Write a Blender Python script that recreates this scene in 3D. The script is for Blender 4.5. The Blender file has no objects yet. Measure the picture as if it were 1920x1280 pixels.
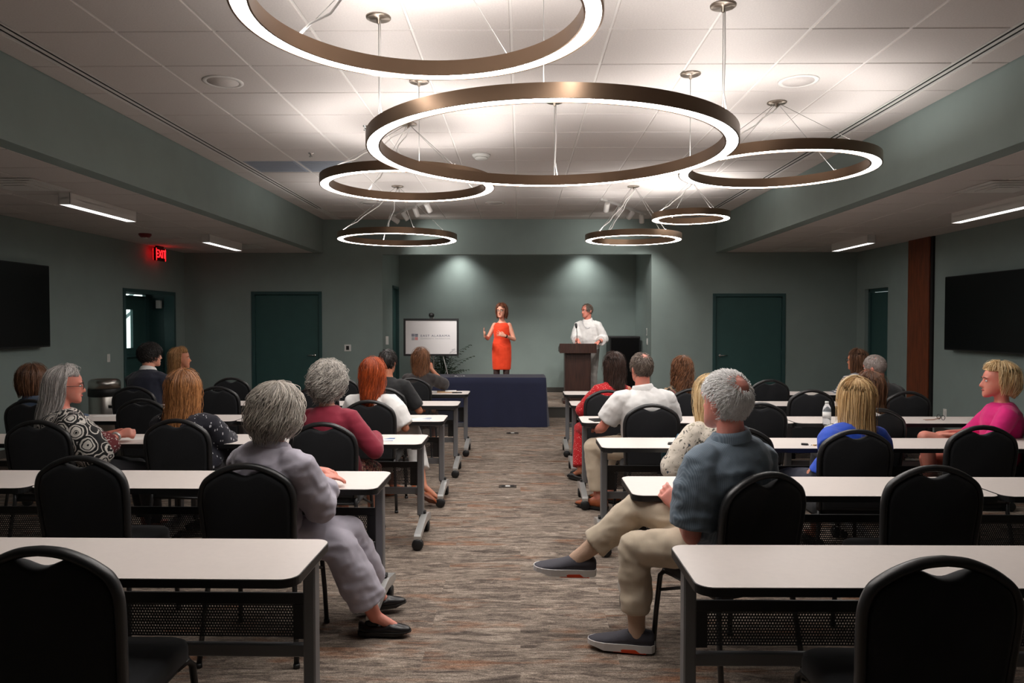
import bpy, bmesh, math, random
import numpy as np
from mathutils import Vector, Matrix, noise as mnoise
random.seed(7); RNG = np.random.default_rng(7)
SC = bpy.context.scene
COL = SC.collection
R = math.radians
PI = math.pi

# ------------------------------------------------------------------ camera, world, exposure
EYE = 1.58; F = 1375.0; VPX, VPY = 976.0, 605.0
cam_d = bpy.data.cameras.new('camera'); cam = bpy.data.objects.new('camera', cam_d); COL.objects.link(cam)
cam_d.sensor_width = 36.0; cam_d.lens = F / 1920.0 * 36.0; cam_d.clip_start = 0.02; cam_d.clip_end = 100
PITCH = math.atan((640 - VPY) / F); YAW = math.atan((VPX - 960) / F)
cam.location = (0, 0, EYE); cam.rotation_euler = (PI / 2 - PITCH, 0, YAW)
SC.camera = cam
SC.view_settings.view_transform = 'Standard'; SC.view_settings.look = 'None'
SC.view_settings.exposure = 0.0; SC.view_settings.gamma = 1.0; SC.view_settings.use_curve_mapping = False
W = bpy.data.worlds.new('world'); SC.world = W; W.use_nodes = True
W.node_tree.nodes['Background'].inputs[0].default_value = (0.80, 0.97, 0.93, 1)
W.node_tree.nodes['Background'].inputs[1].default_value = 2.2
SC.cycles.max_bounces = 6; SC.cycles.diffuse_bounces = 4; SC.cycles.transparent_max_bounces = 8
# light levels of the room's own fittings
E_RING_DOWN = 31.0; E_RING_UP = 20.0; E_LINEAR = 4.5; P_TRACK = 105.0; P_WASH = 90.0

from mathutils import Euler
_cm = Euler((PI / 2 - PITCH, 0, YAW)).to_matrix()   # the photograph's own view direction, for reading positions off it
def ray(u, v):
    d = Vector(((u - 960) / F, -(v - 640) / F, -1.0))
    return _cm @ d
def atY(u, v, y):
    d = ray(u, v); k = y / d.y
    return Vector((d.x * k, y, EYE + d.z * k))
def atZ(u, v, z):
    d = ray(u, v); k = (z - EYE) / d.z
    return Vector((d.x * k, d.y * k, z))

# ------------------------------------------------------------------ tags
def tag(o, label=None, cat=None, group=None, kind=None):
    if label: o['label'] = label
    if cat: o['category'] = cat
    if group: o['group'] = group
    if kind: o['kind'] = kind
    return o
def empty(name, loc=(0, 0, 0), rz=0.0):
    o = bpy.data.objects.new(name, None); COL.objects.link(o)
    o.location = loc; o.rotation_euler = (0, 0, rz); o.empty_display_size = 0.1
    return o
def link(name, me, parent=None, loc=None, rz=None):
    o = bpy.data.objects.new(name, me); COL.objects.link(o)
    if parent is not None: o.parent = parent
    if loc is not None: o.location = loc
    if rz is not None: o.rotation_euler = (0, 0, rz)
    return o
def copy_tree(o, parent=None):
    c = o.copy(); COL.objects.link(c)
    if parent is not None: c.parent = parent
    for ch in KIDS.get(o.name, []):
        copy_tree(ch, c)
    return c
KIDS = {}
def collect_kids(root):
    for o in bpy.data.objects:
        if o.parent is not None:
            KIDS.setdefault(o.parent.name, [])
            if o not in KIDS[o.parent.name]: KIDS[o.parent.name].append(o)

# ------------------------------------------------------------------ materials
def new_mat(name):
    m = bpy.data.materials.new(name); m.use_nodes = True
    nt = m.node_tree; b = nt.nodes['Principled BSDF']
    return m, nt, b
def s2l(c):
    return tuple((x / 12.92 if x <= 0.04045 else ((x + 0.055) / 1.055) ** 2.4) for x in c)
def rgb(r, g, b): return s2l((r / 255, g / 255, b / 255)) + (1.0,)
def N(nt, t, **kw):
    n = nt.nodes.new(t)
    for k, v in kw.items():
        if k.startswith('i_'): n.inputs[k[2:].replace('_', ' ')].default_value = v
        else: setattr(n, k, v)
    return n
def ramp(nt, stops, interp='LINEAR'):
    n = nt.nodes.new('ShaderNodeValToRGB'); cr = n.color_ramp; cr.interpolation = interp
    while len(cr.elements) > 1: cr.elements.remove(cr.elements[-1])
    cr.elements[0].position = stops[0][0]; cr.elements[0].color = stops[0][1]
    for p, c in stops[1:]:
        e = cr.elements.new(p); e.color = c
    return n
def coords(nt, kind='Object', scale=(1, 1, 1), rot=(0, 0, 0)):
    tc = nt.nodes.new('ShaderNodeTexCoord'); mp = nt.nodes.new('ShaderNodeMapping')
    mp.inputs['Scale'].default_value = scale; mp.inputs['Rotation'].default_value = rot
    nt.links.new(tc.outputs[kind], mp.inputs['Vector'])
    return mp.outputs['Vector']
def mat(name, col, rough=0.6, metal=0.0, var=0.0, nscale=20, bump=0.0, bscale=200, bdist=0.002, sheen=0.0, spec=None, stretch=(1, 1, 1), coat=0.0):
    m, nt, b = new_mat(name); L = nt.links.new
    b.inputs['Base Color'].default_value = col; b.inputs['Roughness'].default_value = rough; b.inputs['Metallic'].default_value = metal
    if spec is not None: b.inputs['Specular IOR Level'].default_value = spec
    if sheen: b.inputs['Sheen Weight'].default_value = sheen; b.inputs['Sheen Roughness'].default_value = 0.5
    if coat: b.inputs['Coat Weight'].default_value = coat
    if var or bump: v = coords(nt, 'Object', stretch)
    if var:
        n = N(nt, 'ShaderNodeTexNoise'); n.inputs['Scale'].default_value = nscale; n.inputs['Detail'].default_value = 4
        L(v, n.inputs['Vector'])
        c = col
        lo = tuple(max(0, x * (1 - var)) for x in c[:3]) + (1,); hi = tuple(min(1, x * (1 + var)) for x in c[:3]) + (1,)
        r = ramp(nt, [(0.3, lo), (0.7, hi)]); L(n.outputs['Fac'], r.inputs['Fac']); L(r.outputs['Color'], b.inputs['Base Color'])
    if bump:
        n2 = N(nt, 'ShaderNodeTexNoise'); n2.inputs['Scale'].default_value = bscale; n2.inputs['Detail'].default_value = 3
        L(v, n2.inputs['Vector'])
        bp = N(nt, 'ShaderNodeBump'); bp.inputs['Strength'].default_value = bump; bp.inputs['Distance'].default_value = bdist
        L(n2.outputs['Fac'], bp.inputs['Height']); L(bp.outputs['Normal'], b.inputs['Normal'])
    return m
def emit_mat(name, col, strength):
    m, nt, b = new_mat(name)
    b.inputs['Base Color'].default_value = (0.8, 0.8, 0.8, 1); b.inputs['Emission Color'].default_value = col; b.inputs['Emission Strength'].default_value = strength
    return m

M = {}
M['wall'] = mat('wall_paint', rgb(138, 153, 149), 0.75, var=0.04, nscale=3, bump=0.15, bscale=300, bdist=0.001)
M['ceil_tile'] = mat('ceiling_tile_white', rgb(206, 199, 195), 0.9, var=0.05, nscale=90, bump=0.35, bscale=160, bdist=0.002)
M['tee'] = mat('ceiling_tee_white', rgb(222, 218, 214), 0.55)
M['door'] = mat('door_teal', rgb(52, 86, 84), 0.5, var=0.05, nscale=6)
M['door_frame'] = mat('door_frame_teal', rgb(46, 78, 78), 0.45)
M['base'] = mat('baseboard_vinyl', rgb(62, 60, 56), 0.6)
M['black'] = mat('black_plastic', rgb(22, 22, 23), 0.5)
M['black_gloss'] = mat('black_screen', rgb(6, 6, 7), 0.3, spec=0.2)
M['slot'] = mat('slot_black', rgb(12, 12, 12), 0.8)
M['white_paint'] = mat('white_enamel', rgb(225, 222, 218), 0.45)
M['white_plastic'] = mat('white_plastic', rgb(222, 222, 218), 0.4)
M['chair_frame'] = mat('chair_frame_black', rgb(34, 34, 35), 0.38, bump=0.4, bscale=700, bdist=0.0006, spec=0.6)
M['chair_fabric'] = mat('chair_fabric_navy', rgb(15, 17, 22), 0.85, var=0.15, nscale=300, bump=0.3, bscale=600, bdist=0.0008, sheen=0.15)
M['laminate'] = mat('laminate_white', rgb(226, 216, 210), 0.42, var=0.015, nscale=40)
M['table_edge'] = mat('table_edge_black', rgb(22, 22, 23), 0.5)
M['grey_metal'] = mat('grey_metal', rgb(128, 129, 132), 0.45, 0.35)
M['silver'] = mat('silver_foot', rgb(190, 190, 188), 0.35, 0.5)
M['steel'] = mat('brushed_steel', rgb(190, 186, 180), 0.28, 1.0, bump=0.15, bscale=60, bdist=0.001, stretch=(30, 30, 1))
M['chrome'] = mat('chrome', rgb(220, 220, 220), 0.15, 1.0)
M['bronze'] = mat('brushed_bronze', rgb(130, 107, 88), 0.36, 0.88, bump=0.06, bscale=80, bdist=0.0006, stretch=(1, 1, 40))
M['nickel'] = mat('canopy_nickel', rgb(150, 138, 126), 0.3, 0.9)
M['cable'] = mat('cable_white', rgb(225, 222, 220), 0.6)
M['wire'] = mat('suspension_wire', rgb(170, 168, 165), 0.4, 0.6)
M['navy_cloth'] = mat('navy_cloth', rgb(16, 23, 54), 0.85, var=0.06, nscale=8, bump=0.1, bscale=400, sheen=0.2)
M['red_plastic'] = mat('strobe_red', rgb(120, 28, 30), 0.45)
M['paper'] = mat('paper', rgb(235, 232, 228), 0.7)
M['brown_kraft'] = mat('kraft_cover', rgb(186, 150, 112), 0.7)

def wood_mat(name, c1, c2, scale=6):
    m, nt, b = new_mat(name); L = nt.links.new
    v = coords(nt, 'Object', (scale * 4, scale * 4, scale * 0.35))
    n = N(nt, 'ShaderNodeTexNoise'); n.inputs['Scale'].default_value = 1.6; n.inputs['Detail'].default_value = 8; n.inputs['Distortion'].default_value = 0.6
    L(v, n.inputs['Vector']); r = ramp(nt, [(0.3, c1), (0.7, c2)]); L(n.outputs['Fac'], r.inputs['Fac']); L(r.outputs['Color'], b.inputs['Base Color'])
    b.inputs['Roughness'].default_value = 0.4
    return m
M['wood_red'] = wood_mat('wood_panel_red', rgb(92, 44, 24), rgb(130, 66, 36))
M['wood_dark'] = wood_mat('wood_walnut', rgb(44, 27, 22), rgb(68, 42, 34))

def carpet_mat():
    m, nt, b = new_mat('carpet_plank'); L = nt.links.new
    tc = nt.nodes.new('ShaderNodeTexCoord')
    br = N(nt, 'ShaderNodeTexBrick'); br.offset = 0.5; br.squash = 1.0
    br.inputs['Scale'].default_value = 1.0; br.inputs['Brick Width'].default_value = 0.92; br.inputs['Row Height'].default_value = 0.235
    br.inputs['Mortar Size'].default_value = 0.0; br.inputs['Color1'].default_value = (0, 0, 0, 1); br.inputs['Color2'].default_value = (1, 1, 1, 1)
    L(tc.outputs['Object'], br.inputs['Vector'])
    # offset the streak pattern per plank
    add = N(nt, 'ShaderNodeVectorMath', operation='ADD'); mul = N(nt, 'ShaderNodeVectorMath', operation='SCALE'); mul.inputs['Scale'].default_value = 1.7
    L(br.outputs['Color'], mul.inputs[0]); L(tc.outputs['Object'], add.inputs[0]); L(mul.outputs[0], add.inputs[1])
    def noise(sx, sy, det, rough, dist=0.0):
        mp = N(nt, 'ShaderNodeMapping'); mp.inputs['Scale'].default_value = (sx, sy, 1); L(add.outputs[0], mp.inputs['Vector'])
        n = N(nt, 'ShaderNodeTexNoise'); n.inputs['Scale'].default_value = 1; n.inputs['Detail'].default_value = det; n.inputs['Roughness'].default_value = rough; n.inputs['Distortion'].default_value = dist
        L(mp.outputs[0], n.inputs['Vector']); return n
    n1 = noise(4.2, 20, 9, 0.74, 0.9)
    cr = ramp(nt, [(0.30, rgb(70, 62, 57)), (0.42, rgb(104, 93, 85)), (0.50, rgb(136, 123, 112)), (0.58, rgb(160, 146, 133)), (0.70, rgb(190, 177, 163))])
    L(n1.outputs['Fac'], cr.inputs['Fac'])
    n2 = noise(1.3, 6, 5, 0.62, 0.3)
    c2 = ramp(nt, [(0.55, (0, 0, 0, 1)), (0.66, (1, 1, 1, 1))]); L(n2.outputs['Fac'], c2.inputs['Fac'])
    mx = N(nt, 'ShaderNodeMix', data_type='RGBA'); mx.inputs[7].default_value = rgb(150, 100, 68)
    ml = N(nt, 'ShaderNodeMath', operation='MULTIPLY'); ml.inputs[1].default_value = 0.6
    L(c2.outputs['Color'], ml.inputs[0]); L(ml.outputs[0], mx.inputs[0]); L(cr.outputs['Color'], mx.inputs[6])
    n3 = noise(190, 230, 2, 0.5)
    c3 = ramp(nt, [(0.25, (0.30, 0.30, 0.30, 1)), (0.75, (1.5, 1.5, 1.5, 1))]); L(n3.outputs['Fac'], c3.inputs['Fac'])
    m2 = N(nt, 'ShaderNodeMix', data_type='RGBA', blend_type='MULTIPLY'); m2.inputs[0].default_value = 0.8
    L(mx.outputs[2], m2.inputs[6]); L(c3.outputs['Color'], m2.inputs[7])
    n4 = noise(24, 80, 5, 0.7, 0.5); c4 = ramp(nt, [(0.32, (0.62, 0.62, 0.62, 1)), (0.68, (1.3, 1.3, 1.3, 1))]); L(n4.outputs['Fac'], c4.inputs['Fac'])
    m4 = N(nt, 'ShaderNodeMix', data_type='RGBA', blend_type='MULTIPLY'); m4.inputs[0].default_value = 0.9; L(m2.outputs[2], m4.inputs[6]); L(c4.outputs['Color'], m4.inputs[7]); m2 = m4
    pl = ramp(nt, [(0, (0.95, 0.95, 0.95, 1)), (1, (1.05, 1.04, 1.03, 1))]); L(br.outputs['Color'], pl.inputs['Fac'])
    m3 = N(nt, 'ShaderNodeMix', data_type='RGBA', blend_type='MULTIPLY'); m3.inputs[0].default_value = 1.0
    L(m2.outputs[2], m3.inputs[6]); L(pl.outputs['Color'], m3.inputs[7])
    L(m3.outputs[2], b.inputs['Base Color']); b.inputs['Roughness'].default_value = 0.95; b.inputs['Specular IOR Level'].default_value = 0.15
    bp = N(nt, 'ShaderNodeBump'); bp.inputs['Strength'].default_value = 0.5; bp.inputs['Distance'].default_value = 0.004
    L(n3.outputs['Fac'], bp.inputs['Height']); L(bp.outputs['Normal'], b.inputs['Normal'])
    return m
M['carpet'] = carpet_mat()

def perf_mat():
    # perforated sheet steel: round holes that really let one see through
    m, nt, b = new_mat('perforated_steel'); L = nt.links.new
    b.inputs['Base Color'].default_value = rgb(70, 72, 76); b.inputs['Metallic'].default_value = 0.3; b.inputs['Roughness'].default_value = 0.5
    v = coords(nt, 'Object', (1 / 0.011, 1, 1 / 0.011))
    sx = N(nt, 'ShaderNodeSeparateXYZ'); L(v, sx.inputs[0])
    def mth(op, a, bb=None):
        n = N(nt, 'ShaderNodeMath', operation=op)
        for i, x in enumerate((a, bb)):
            if x is None: continue
            if isinstance(x, (int, float)): n.inputs[i].default_value = x
            else: L(x, n.inputs[i])
        return n.outputs[0]
    row = mth('FLOOR', sx.outputs['Z']); half = mth('MULTIPLY', mth('MODULO', row, 2.0), 0.5)
    fx = mth('SUBTRACT', mth('FRACT', mth('ADD', sx.outputs['X'], half)), 0.5); fz = mth('SUBTRACT', mth('FRACT', sx.outputs['Z']), 0.5)
    d = mth('SQRT', mth('ADD', mth('MULTIPLY', fx, fx), mth('MULTIPLY', fz, fz)))
    hole = mth('LESS_THAN', d, 0.30)
    t = N(nt, 'ShaderNodeBsdfTransparent'); mix = N(nt, 'ShaderNodeMixShader')
    L(hole, mix.inputs[0]); L(b.outputs[0], mix.inputs[1]); L(t.outputs[0], mix.inputs[2])
    L(mix.outputs[0], nt.nodes['Material Output'].inputs['Surface'])
    return m
M['perf'] = perf_mat()

# ------------------------------------------------------------------ mesh builder
class MB:
    def __init__(s): s.v = []; s.f = []; s.mi = []; s.sm = []
    def add(s, vs, fs, smooth=False, mi=0):
        o = len(s.v); s.v.extend([tuple(p) for p in vs])
        for f in fs: s.f.append(tuple(i + o for i in f)); s.mi.append(mi); s.sm.append(smooth)
        return s
    def box(s, a, b, ch=0.0, mi=0):
        x0, y0, z0 = [min(a[i], b[i]) for i in range(3)]; x1, y1, z1 = [max(a[i], b[i]) for i in range(3)]
        if ch <= 0:
            vs = [(x0, y0, z0), (x1, y0, z0), (x1, y1, z0), (x0, y1, z0), (x0, y0, z1), (x1, y0, z1), (x1, y1, z1), (x0, y1, z1)]
            return s.add(vs, [(0, 3, 2, 1), (4, 5, 6, 7), (0, 1, 5, 4), (1, 2, 6, 5), (2, 3, 7, 6), (3, 0, 4, 7)], mi=mi)
        c = ch; vs = []; idx = {}
        for ix, x in enumerate((x0, x1)):
            for iy, y in enumerate((y0, y1)):
                for iz, z in enumerate((z0, z1)):
                    sx, sy, sz = (1, -1)[ix], (1, -1)[iy], (1, -1)[iz]
                    for k in range(3):
                        p = [x + sx * c, y + sy * c, z + sz * c]; p[k] = (x, y, z)[k]
                        idx[(ix, iy, iz, k)] = len(vs); vs.append(tuple(p))
        fs = []
        def q(l): fs.append(tuple(idx[i] for i in l))
        for sd in (0, 1):
            l = [(sd, 0, 0, 0), (sd, 1, 0, 0), (sd, 1, 1, 0), (sd, 0, 1, 0)]; q(l if sd else l[::-1])
            l = [(0, sd, 0, 1), (0, sd, 1, 1), (1, sd, 1, 1), (1, sd, 0, 1)]; q(l if sd else l[::-1])
            l = [(0, 0, sd, 2), (1, 0, sd, 2), (1, 1, sd, 2), (0, 1, sd, 2)]; q(l if sd else l[::-1])
        for i in (0, 1):
            for j in (0, 1):
                q([(i, j, 0, 0), (i, j, 1, 0), (i, j, 1, 1), (i, j, 0, 1)][::(1 if (i == j) else -1)])
                q([(i, 0, j, 0), (i, 1, j, 0), (i, 1, j, 2), (i, 0, j, 2)][::(-1 if (i == j) else 1)])
                q([(0, i, j, 1), (1, i, j, 1), (1, i, j, 2), (0, i, j, 2)][::(1 if (i == j) else -1)])
                for k in (0, 1):
                    q([(i, j, k, 0), (i, j, k, 1), (i, j, k, 2)][::(1 if (i + j + k) % 2 else -1)])
        return s.add(vs, fs, mi=mi)
    def tube(s, pts, r, n=8, caps=True, closed=False, mi=0):
        pts = [Vector(p) for p in pts]; m = len(pts); rr = r if isinstance(r, (list, tuple)) else [r] * m
        vs = []; prev = None
        for i, p in enumerate(pts):
            a = pts[(i - 1) % m] if (i > 0 or closed) else p; b = pts[(i + 1) % m] if (i < m - 1 or closed) else p
            t = (b - a).normalized()
            if prev is None:
                up = Vector((0, 0, 1)) if abs(t.z) < 0.9 else Vector((1, 0, 0)); e1 = t.cross(up).normalized()
            else:
                e1 = (prev - t * prev.dot(t)); e1 = e1.normalized() if e1.length > 1e-6 else t.orthogonal().normalized()
            prev = e1; e2 = t.cross(e1)
            for k in range(n):
                an = 2 * PI * k / n; vs.append(p + e1 * (math.cos(an) * rr[i]) + e2 * (math.sin(an) * rr[i]))
        fs = []
        for i in range(m if closed else m - 1):
            j = (i + 1) % m
            for k in range(n): fs.append((i * n + k, i * n + (k + 1) % n, j * n + (k + 1) % n, j * n + k))
        if caps and not closed:
            fs.append(tuple(range(n))[::-1]); fs.append(tuple((m - 1) * n + k for k in range(n)))
        return s.add(vs, fs, True, mi)
    def lathe(s, prof, n=24, c=(0, 0, 0), axis='Z', mi=0, smooth=True):
        vs = []; fs = []; m = len(prof)
        for (r, z) in prof:
            for k in range(n):
                a = 2 * PI * k / n; x, y = r * math.cos(a), r * math.sin(a)
                p = (x, y, z) if axis == 'Z' else ((z, x, y) if axis == 'X' else (y, z, x))
                vs.append((p[0] + c[0], p[1] + c[1], p[2] + c[2]))
        for i in range(m - 1):
            for k in range(n): fs.append((i * n + k, i * n + (k + 1) % n, (i + 1) * n + (k + 1) % n, (i + 1) * n + k))
        if prof[0][0] > 1e-6: fs.append(tuple(range(n))[::-1])
        if prof[-1][0] > 1e-6: fs.append(tuple((m - 1) * n + k for k in range(n)))
        return s.add(vs, fs, smooth, mi)
    def ell(s, c, r, n=12, m=8, rot=None, mi=0):
        vs = []; fs = []
        c = Vector(c)
        for i in range(m + 1):
            th = PI * i / m
            for k in range(n):
                ph = 2 * PI * k / n
                p = Vector((r[0] * math.sin(th) * math.cos(ph), r[1] * math.sin(th) * math.sin(ph), r[2] * math.cos(th)))
                if rot is not None: p = rot @ p
                vs.append(c + p)
        for i in range(m):
            for k in range(n): fs.append((i * n + k, (i + 1) * n + k, (i + 1) * n + (k + 1) % n, i * n + (k + 1) % n))
        return s.add(vs, fs, True, mi)
    def prism(s, poly, a, b, axis='Z', mi=0, smooth=False):
        n = len(poly); vs = []
        for h in (a, b):
            for (x, y) in poly: vs.append((x, y, h) if axis == 'Z' else ((h, x, y) if axis == 'X' else (x, h, y)))
        fs = [tuple(range(n))[::-1], tuple(range(n, 2 * n))]
        s.add(vs, fs, False, mi); o = len(s.v) - 2 * n
        for k in range(n):
            s.f.append((o + k, o + (k + 1) % n, o + n + (k + 1) % n, o + n + k)); s.mi.append(mi); s.sm.append(smooth)
        return s
    def loft(s, rings, cap=True, mi=0, smooth=True):
        n = len(rings[0]); vs = [p for r_ in rings for p in r_]; fs = []
        for i in range(len(rings) - 1):
            for k in range(n): fs.append((i * n + k, i * n + (k + 1) % n, (i + 1) * n + (k + 1) % n, (i + 1) * n + k))
        if cap: fs.append(tuple(range(n))[::-1]); fs.append(tuple((len(rings) - 1) * n + k for k in range(n)))
        return s.add(vs, fs, smooth, mi)
    def mesh(s, name, mats, fix=True):
        me = bpy.data.meshes.new(name); me.from_pydata([tuple(p) for p in s.v], [], s.f); me.validate(verbose=False)
        for m in (mats if isinstance(mats, (list, tuple)) else [mats]): me.materials.append(m)
        if len(me.polygons) == len(s.f):
            me.polygons.foreach_set('material_index', s.mi); me.polygons.foreach_set('use_smooth', s.sm)
        if fix:
            bm = bmesh.new(); bm.from_mesh(me); bmesh.ops.recalc_face_normals(bm, faces=bm.faces[:]); bm.to_mesh(me); bm.free()
        me.update(); return me
    def build(s, name, mats, parent=None, loc=None, rz=None, fix=True):
        return link(name, s.mesh(name, mats, fix), parent, loc, rz)

def rrect(x0, y0, x1, y1, r, n=6):
    pts = []
    for cx, cy, a0 in ((x1 - r, y1 - r, 0), (x0 + r, y1 - r, 90), (x0 + r, y0 + r, 180), (x1 - r, y0 + r, 270)):
        for k in range(n + 1):
            a = R(a0 + 90 * k / n); pts.append((cx + r * math.cos(a), cy + r * math.sin(a)))
    return pts
def text_obj(name, body, size, m, parent, loc, rot, align='LEFT', extrude=0.0008, font_scale=1.0, spacing=1.0):
    cu = bpy.data.curves.new(name, 'FONT'); cu.body = body; cu.size = size; cu.extrude = extrude; cu.align_x = align; cu.align_y = 'CENTER'; cu.space_character = spacing
    o = bpy.data.objects.new(name, cu); COL.objects.link(o)
    dg = bpy.context.evaluated_depsgraph_get(); me = bpy.data.meshes.new_from_object(o.evaluated_get(dg)); bpy.data.objects.remove(o)
    me.name = name; me.materials.clear(); me.materials.append(m)
    o = link(name, me, parent); o.location = loc; o.rotation_euler = rot; o.scale = (font_scale, 1, 1)
    return o
# ================================================================== THE ROOM
XL, XR = -6.03, 5.97; YR, YB = -2.6, 13.1; ZC, ZS = 3.42, 2.83
SFL, SFR = -3.53, 3.47; SOT = 0.17
AL, AR, YA, ZA = -2.47, 2.33, 14.9, 3.2; ZH = 2.80; STG = 0.17; YST = 12.2
ZT = ZC + .1
def struct(mb, name, m, parent=None):
    o = mb.build(name, m, parent)
    if parent is None: o['kind'] = 'structure'
    return o
b = MB(); b.box((XL - .6, YR, -.1), (XR + .6, YB + 2.1, 0)); struct(b, 'floor', M['carpet'])
# stage platform
b = MB(); b.box((AL, YST, 0.0), (AR, YA, STG)); b.box((AL - .5, YST, 0.0), (AL, YB, STG)); b.box((AR, YST, 0.0), (AR + .5, YB, STG)); stage = struct(b, 'floor_stage', M['carpet'])
b = MB(); b.box((AL - .5, YST - .012, 0.0), (AR + .5, YST, STG - .004)); b.build('riser', M['base'], stage)
b = MB(); b.box((AL - .5, YST - .02, STG - .012), (AR + .5, YST + .03, STG + .006), .003); b.build('stage_nosing', M['base'], stage)
# walls
D2 = (-4.82, -3.555); D3 = (3.42, 4.71); DZ2, DZ3 = 2.14, 2.10
b = MB(); y0, y1 = YB, YB + .16
def wx(x0, x1, z0, z1): b.box((x0, y0, z0), (x1, y1, z1))
wx(XL, D2[0], 0, ZT); wx(D2[0], D2[1], DZ2, ZT); wx(D2[1], AL, 0, ZT); wx(AL, AR, ZH, ZT); wx(AR, D3[0], 0, ZT); wx(D3[0], D3[1], DZ3, ZT); wx(D3[1], XR, 0, ZT)
struct(b, 'wall_back', M['wall'])
AD = (14.12, 14.84)
b = MB(); b.box((AL - .12, y1, 0), (AL, AD[0], ZA)); b.box((AL - .12, AD[0], 2.3), (AL, AD[1], ZA)); b.box((AL - .12, AD[1], 0), (AL, YA, ZA)); struct(b, 'wall_alcove_left', M['wall'])
b = MB(); b.box((AR, y1, 0), (AR + .12, YA, ZA)); struct(b, 'wall_alcove_right', M['wall'])
b = MB(); b.box((AL - .6, YA, 0), (AR + .12, YA + .12, ZA)); struct(b, 'wall_alcove_back', M['wall'])
b = MB(); b.box((AL - .6, y1, ZA), (AR + .12, YA + .12, ZA + .08)); struct(b, 'ceiling_alcove', M['ceil_tile'])
LD = (11.06, 12.73); LZ = 2.11; LX = XL - .45
b = MB()
b.box((XL - .15, YR, 0), (XL, LD[0], ZT)); b.box((XL - .15, LD[0], LZ), (XL, LD[1], ZT)); b.box((XL - .15, LD[1], 0), (XL, YB + .16, ZT))
struct(b, 'wall_left', M['wall'])
RD = (12.0, 12.8); RZ = 2.16
b = MB(); b.box((XR, YR, 0), (XR + .15, RD[0], ZT)); b.box((XR, RD[0], RZ), (XR + .15, RD[1], ZT)); b.box((XR, RD[1], 0), (XR + .15, YB + .16, ZT))
struct(b, 'wall_right', M['wall'])
b = MB(); b.box((XL - .15, YR - .15, 0), (XR + .15, YR, ZT)); struct(b, 'wall_rear', M['wall'])
# soffit beams
for side, x, s in (('left', SFL, -1), ('right', SFR, 1)):
    b = MB(); b.box((x, YR, ZS), (x + s * SOT, YB, ZC + .1)); struct(b, 'wall_soffit_' + side, M['wall'])
# baseboards
def basebd(name, segs):
    b = MB()
    for p, q in segs: b.box(p, q, .002)
    struct(b, name, M['base'])
bt = .012; bh = .10
basebd('baseboard_back', [((XL, YB - bt, 0), (D2[0] - .05, YB, bh)), ((D2[1] + .05, YB - bt, 0), (AL - .5, YB, bh)), ((AR + .5, YB - bt, 0), (D3[0] - .05, YB, bh)), ((D3[1] + .05, YB - bt, 0), (XR, YB, bh))])
basebd('baseboard_left', [((XL, YR, 0), (XL + bt, LD[0] - .05, bh)), ((XL, LD[1] + .05, 0), (XL + bt, YB - bt, bh))])
basebd('baseboard_right', [((XR - bt, YR, 0), (XR, 10.6, bh)), ((XR - bt, 11.35, 0), (XR, RD[0], bh)), ((XR - bt, RD[1], 0), (XR, YB - bt, bh))])
basebd('baseboard_alcove', [((AL, YA - bt, STG), (AR, YA, STG + bh)), ((AR - bt, y1, STG), (AR, YA - bt, STG + bh)), ((AL, y1, STG), (AL + bt, AD[0] - .05, STG + bh))])

# ---- ceilings: structural deck, tees, one tile object each
b = MB(); b.box((SFL, YR, ZC + .03), (SFR, YB, ZC + .1)); ceil = struct(b, 'ceiling', M['tee'])
b = MB(); b.box((XL, YR, ZS + .03), (SFL - SOT + .01, YB, ZS + .1)); ceil_l = struct(b, 'ceiling_left', M['tee'])
b = MB(); b.box((SFR + SOT, YR, ZS + .03), (XR, YB, ZS + .1)); ceil_r = struct(b, 'ceiling_right', M['tee'])
TS = 0.626; YG0 = 4.66 - 12 * 0.62; TY = 0.62
_tiles = {}
def tile_mesh(w, d):
    k = (round(w, 3), round(d, 3))
    if k not in _tiles:
        b = MB(); g = .007; b.box((-w / 2 + g, -d / 2 + g, 0), (w / 2 - g, d / 2 - g, .028), .005); _tiles[k] = b.mesh('ceiling_tile', M['ceil_tile'])
    return _tiles[k]
def tile_field(parent, xs, ys, z, skip=()):
    n = 0
    for i in range(len(xs) - 1):
        for j in range(len(ys) - 1):
            cx, cy = (xs[i] + xs[i + 1]) / 2, (ys[j] + ys[j + 1]) / 2
            if (i, j) in skip: continue
            link('ceiling_tile', tile_mesh(xs[i + 1] - xs[i], ys[j + 1] - ys[j]), parent, (cx, cy, z)); n += 1
    for x in xs[1:-1]:
        b = MB(); b.box((x - .012, ys[0], z + .006), (x + .012, ys[-1], z + .03)); b.build('main_tee', M['tee'], parent)
    for y in ys[1:-1]:
        b = MB(); b.box((xs[0], y - .012, z + .0062), (xs[-1], y + .012, z + .03)); b.build('cross_tee', M['tee'], parent)
ys = [YR]; y = YG0
while y < YB - .05:
    if y > YR + .05: ys.append(y)
    y += TY
ys.append(YB)
xs = [-3.19 + TS * k for k in range(11)]
ret = (1, ys.index(min(ys, key=lambda q: abs(q - 8.36))))
tile_field(ceil, xs, ys, ZC, skip={ret, (0, ret[1])})
tile_field(ceil, [SFL, -3.31], ys, ZC); tile_field(ceil, [xs[-1] + .12, SFR], ys, ZC)
tile_field(ceil_l, [XL] + [SFL - SOT - TS * k for k in (3, 2, 1)] + [SFL - SOT], ys, ZS)
tile_field(ceil_r, [SFR + SOT] + [SFR + SOT + TS * k for k in (1, 2, 3)] + [XR], ys, ZS)
M['blue_grille'] = mat('return_panel_reflected_blue', rgb(160, 168, 182), 0.5)  # bluish reflection on the grille put into its base colour
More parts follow.
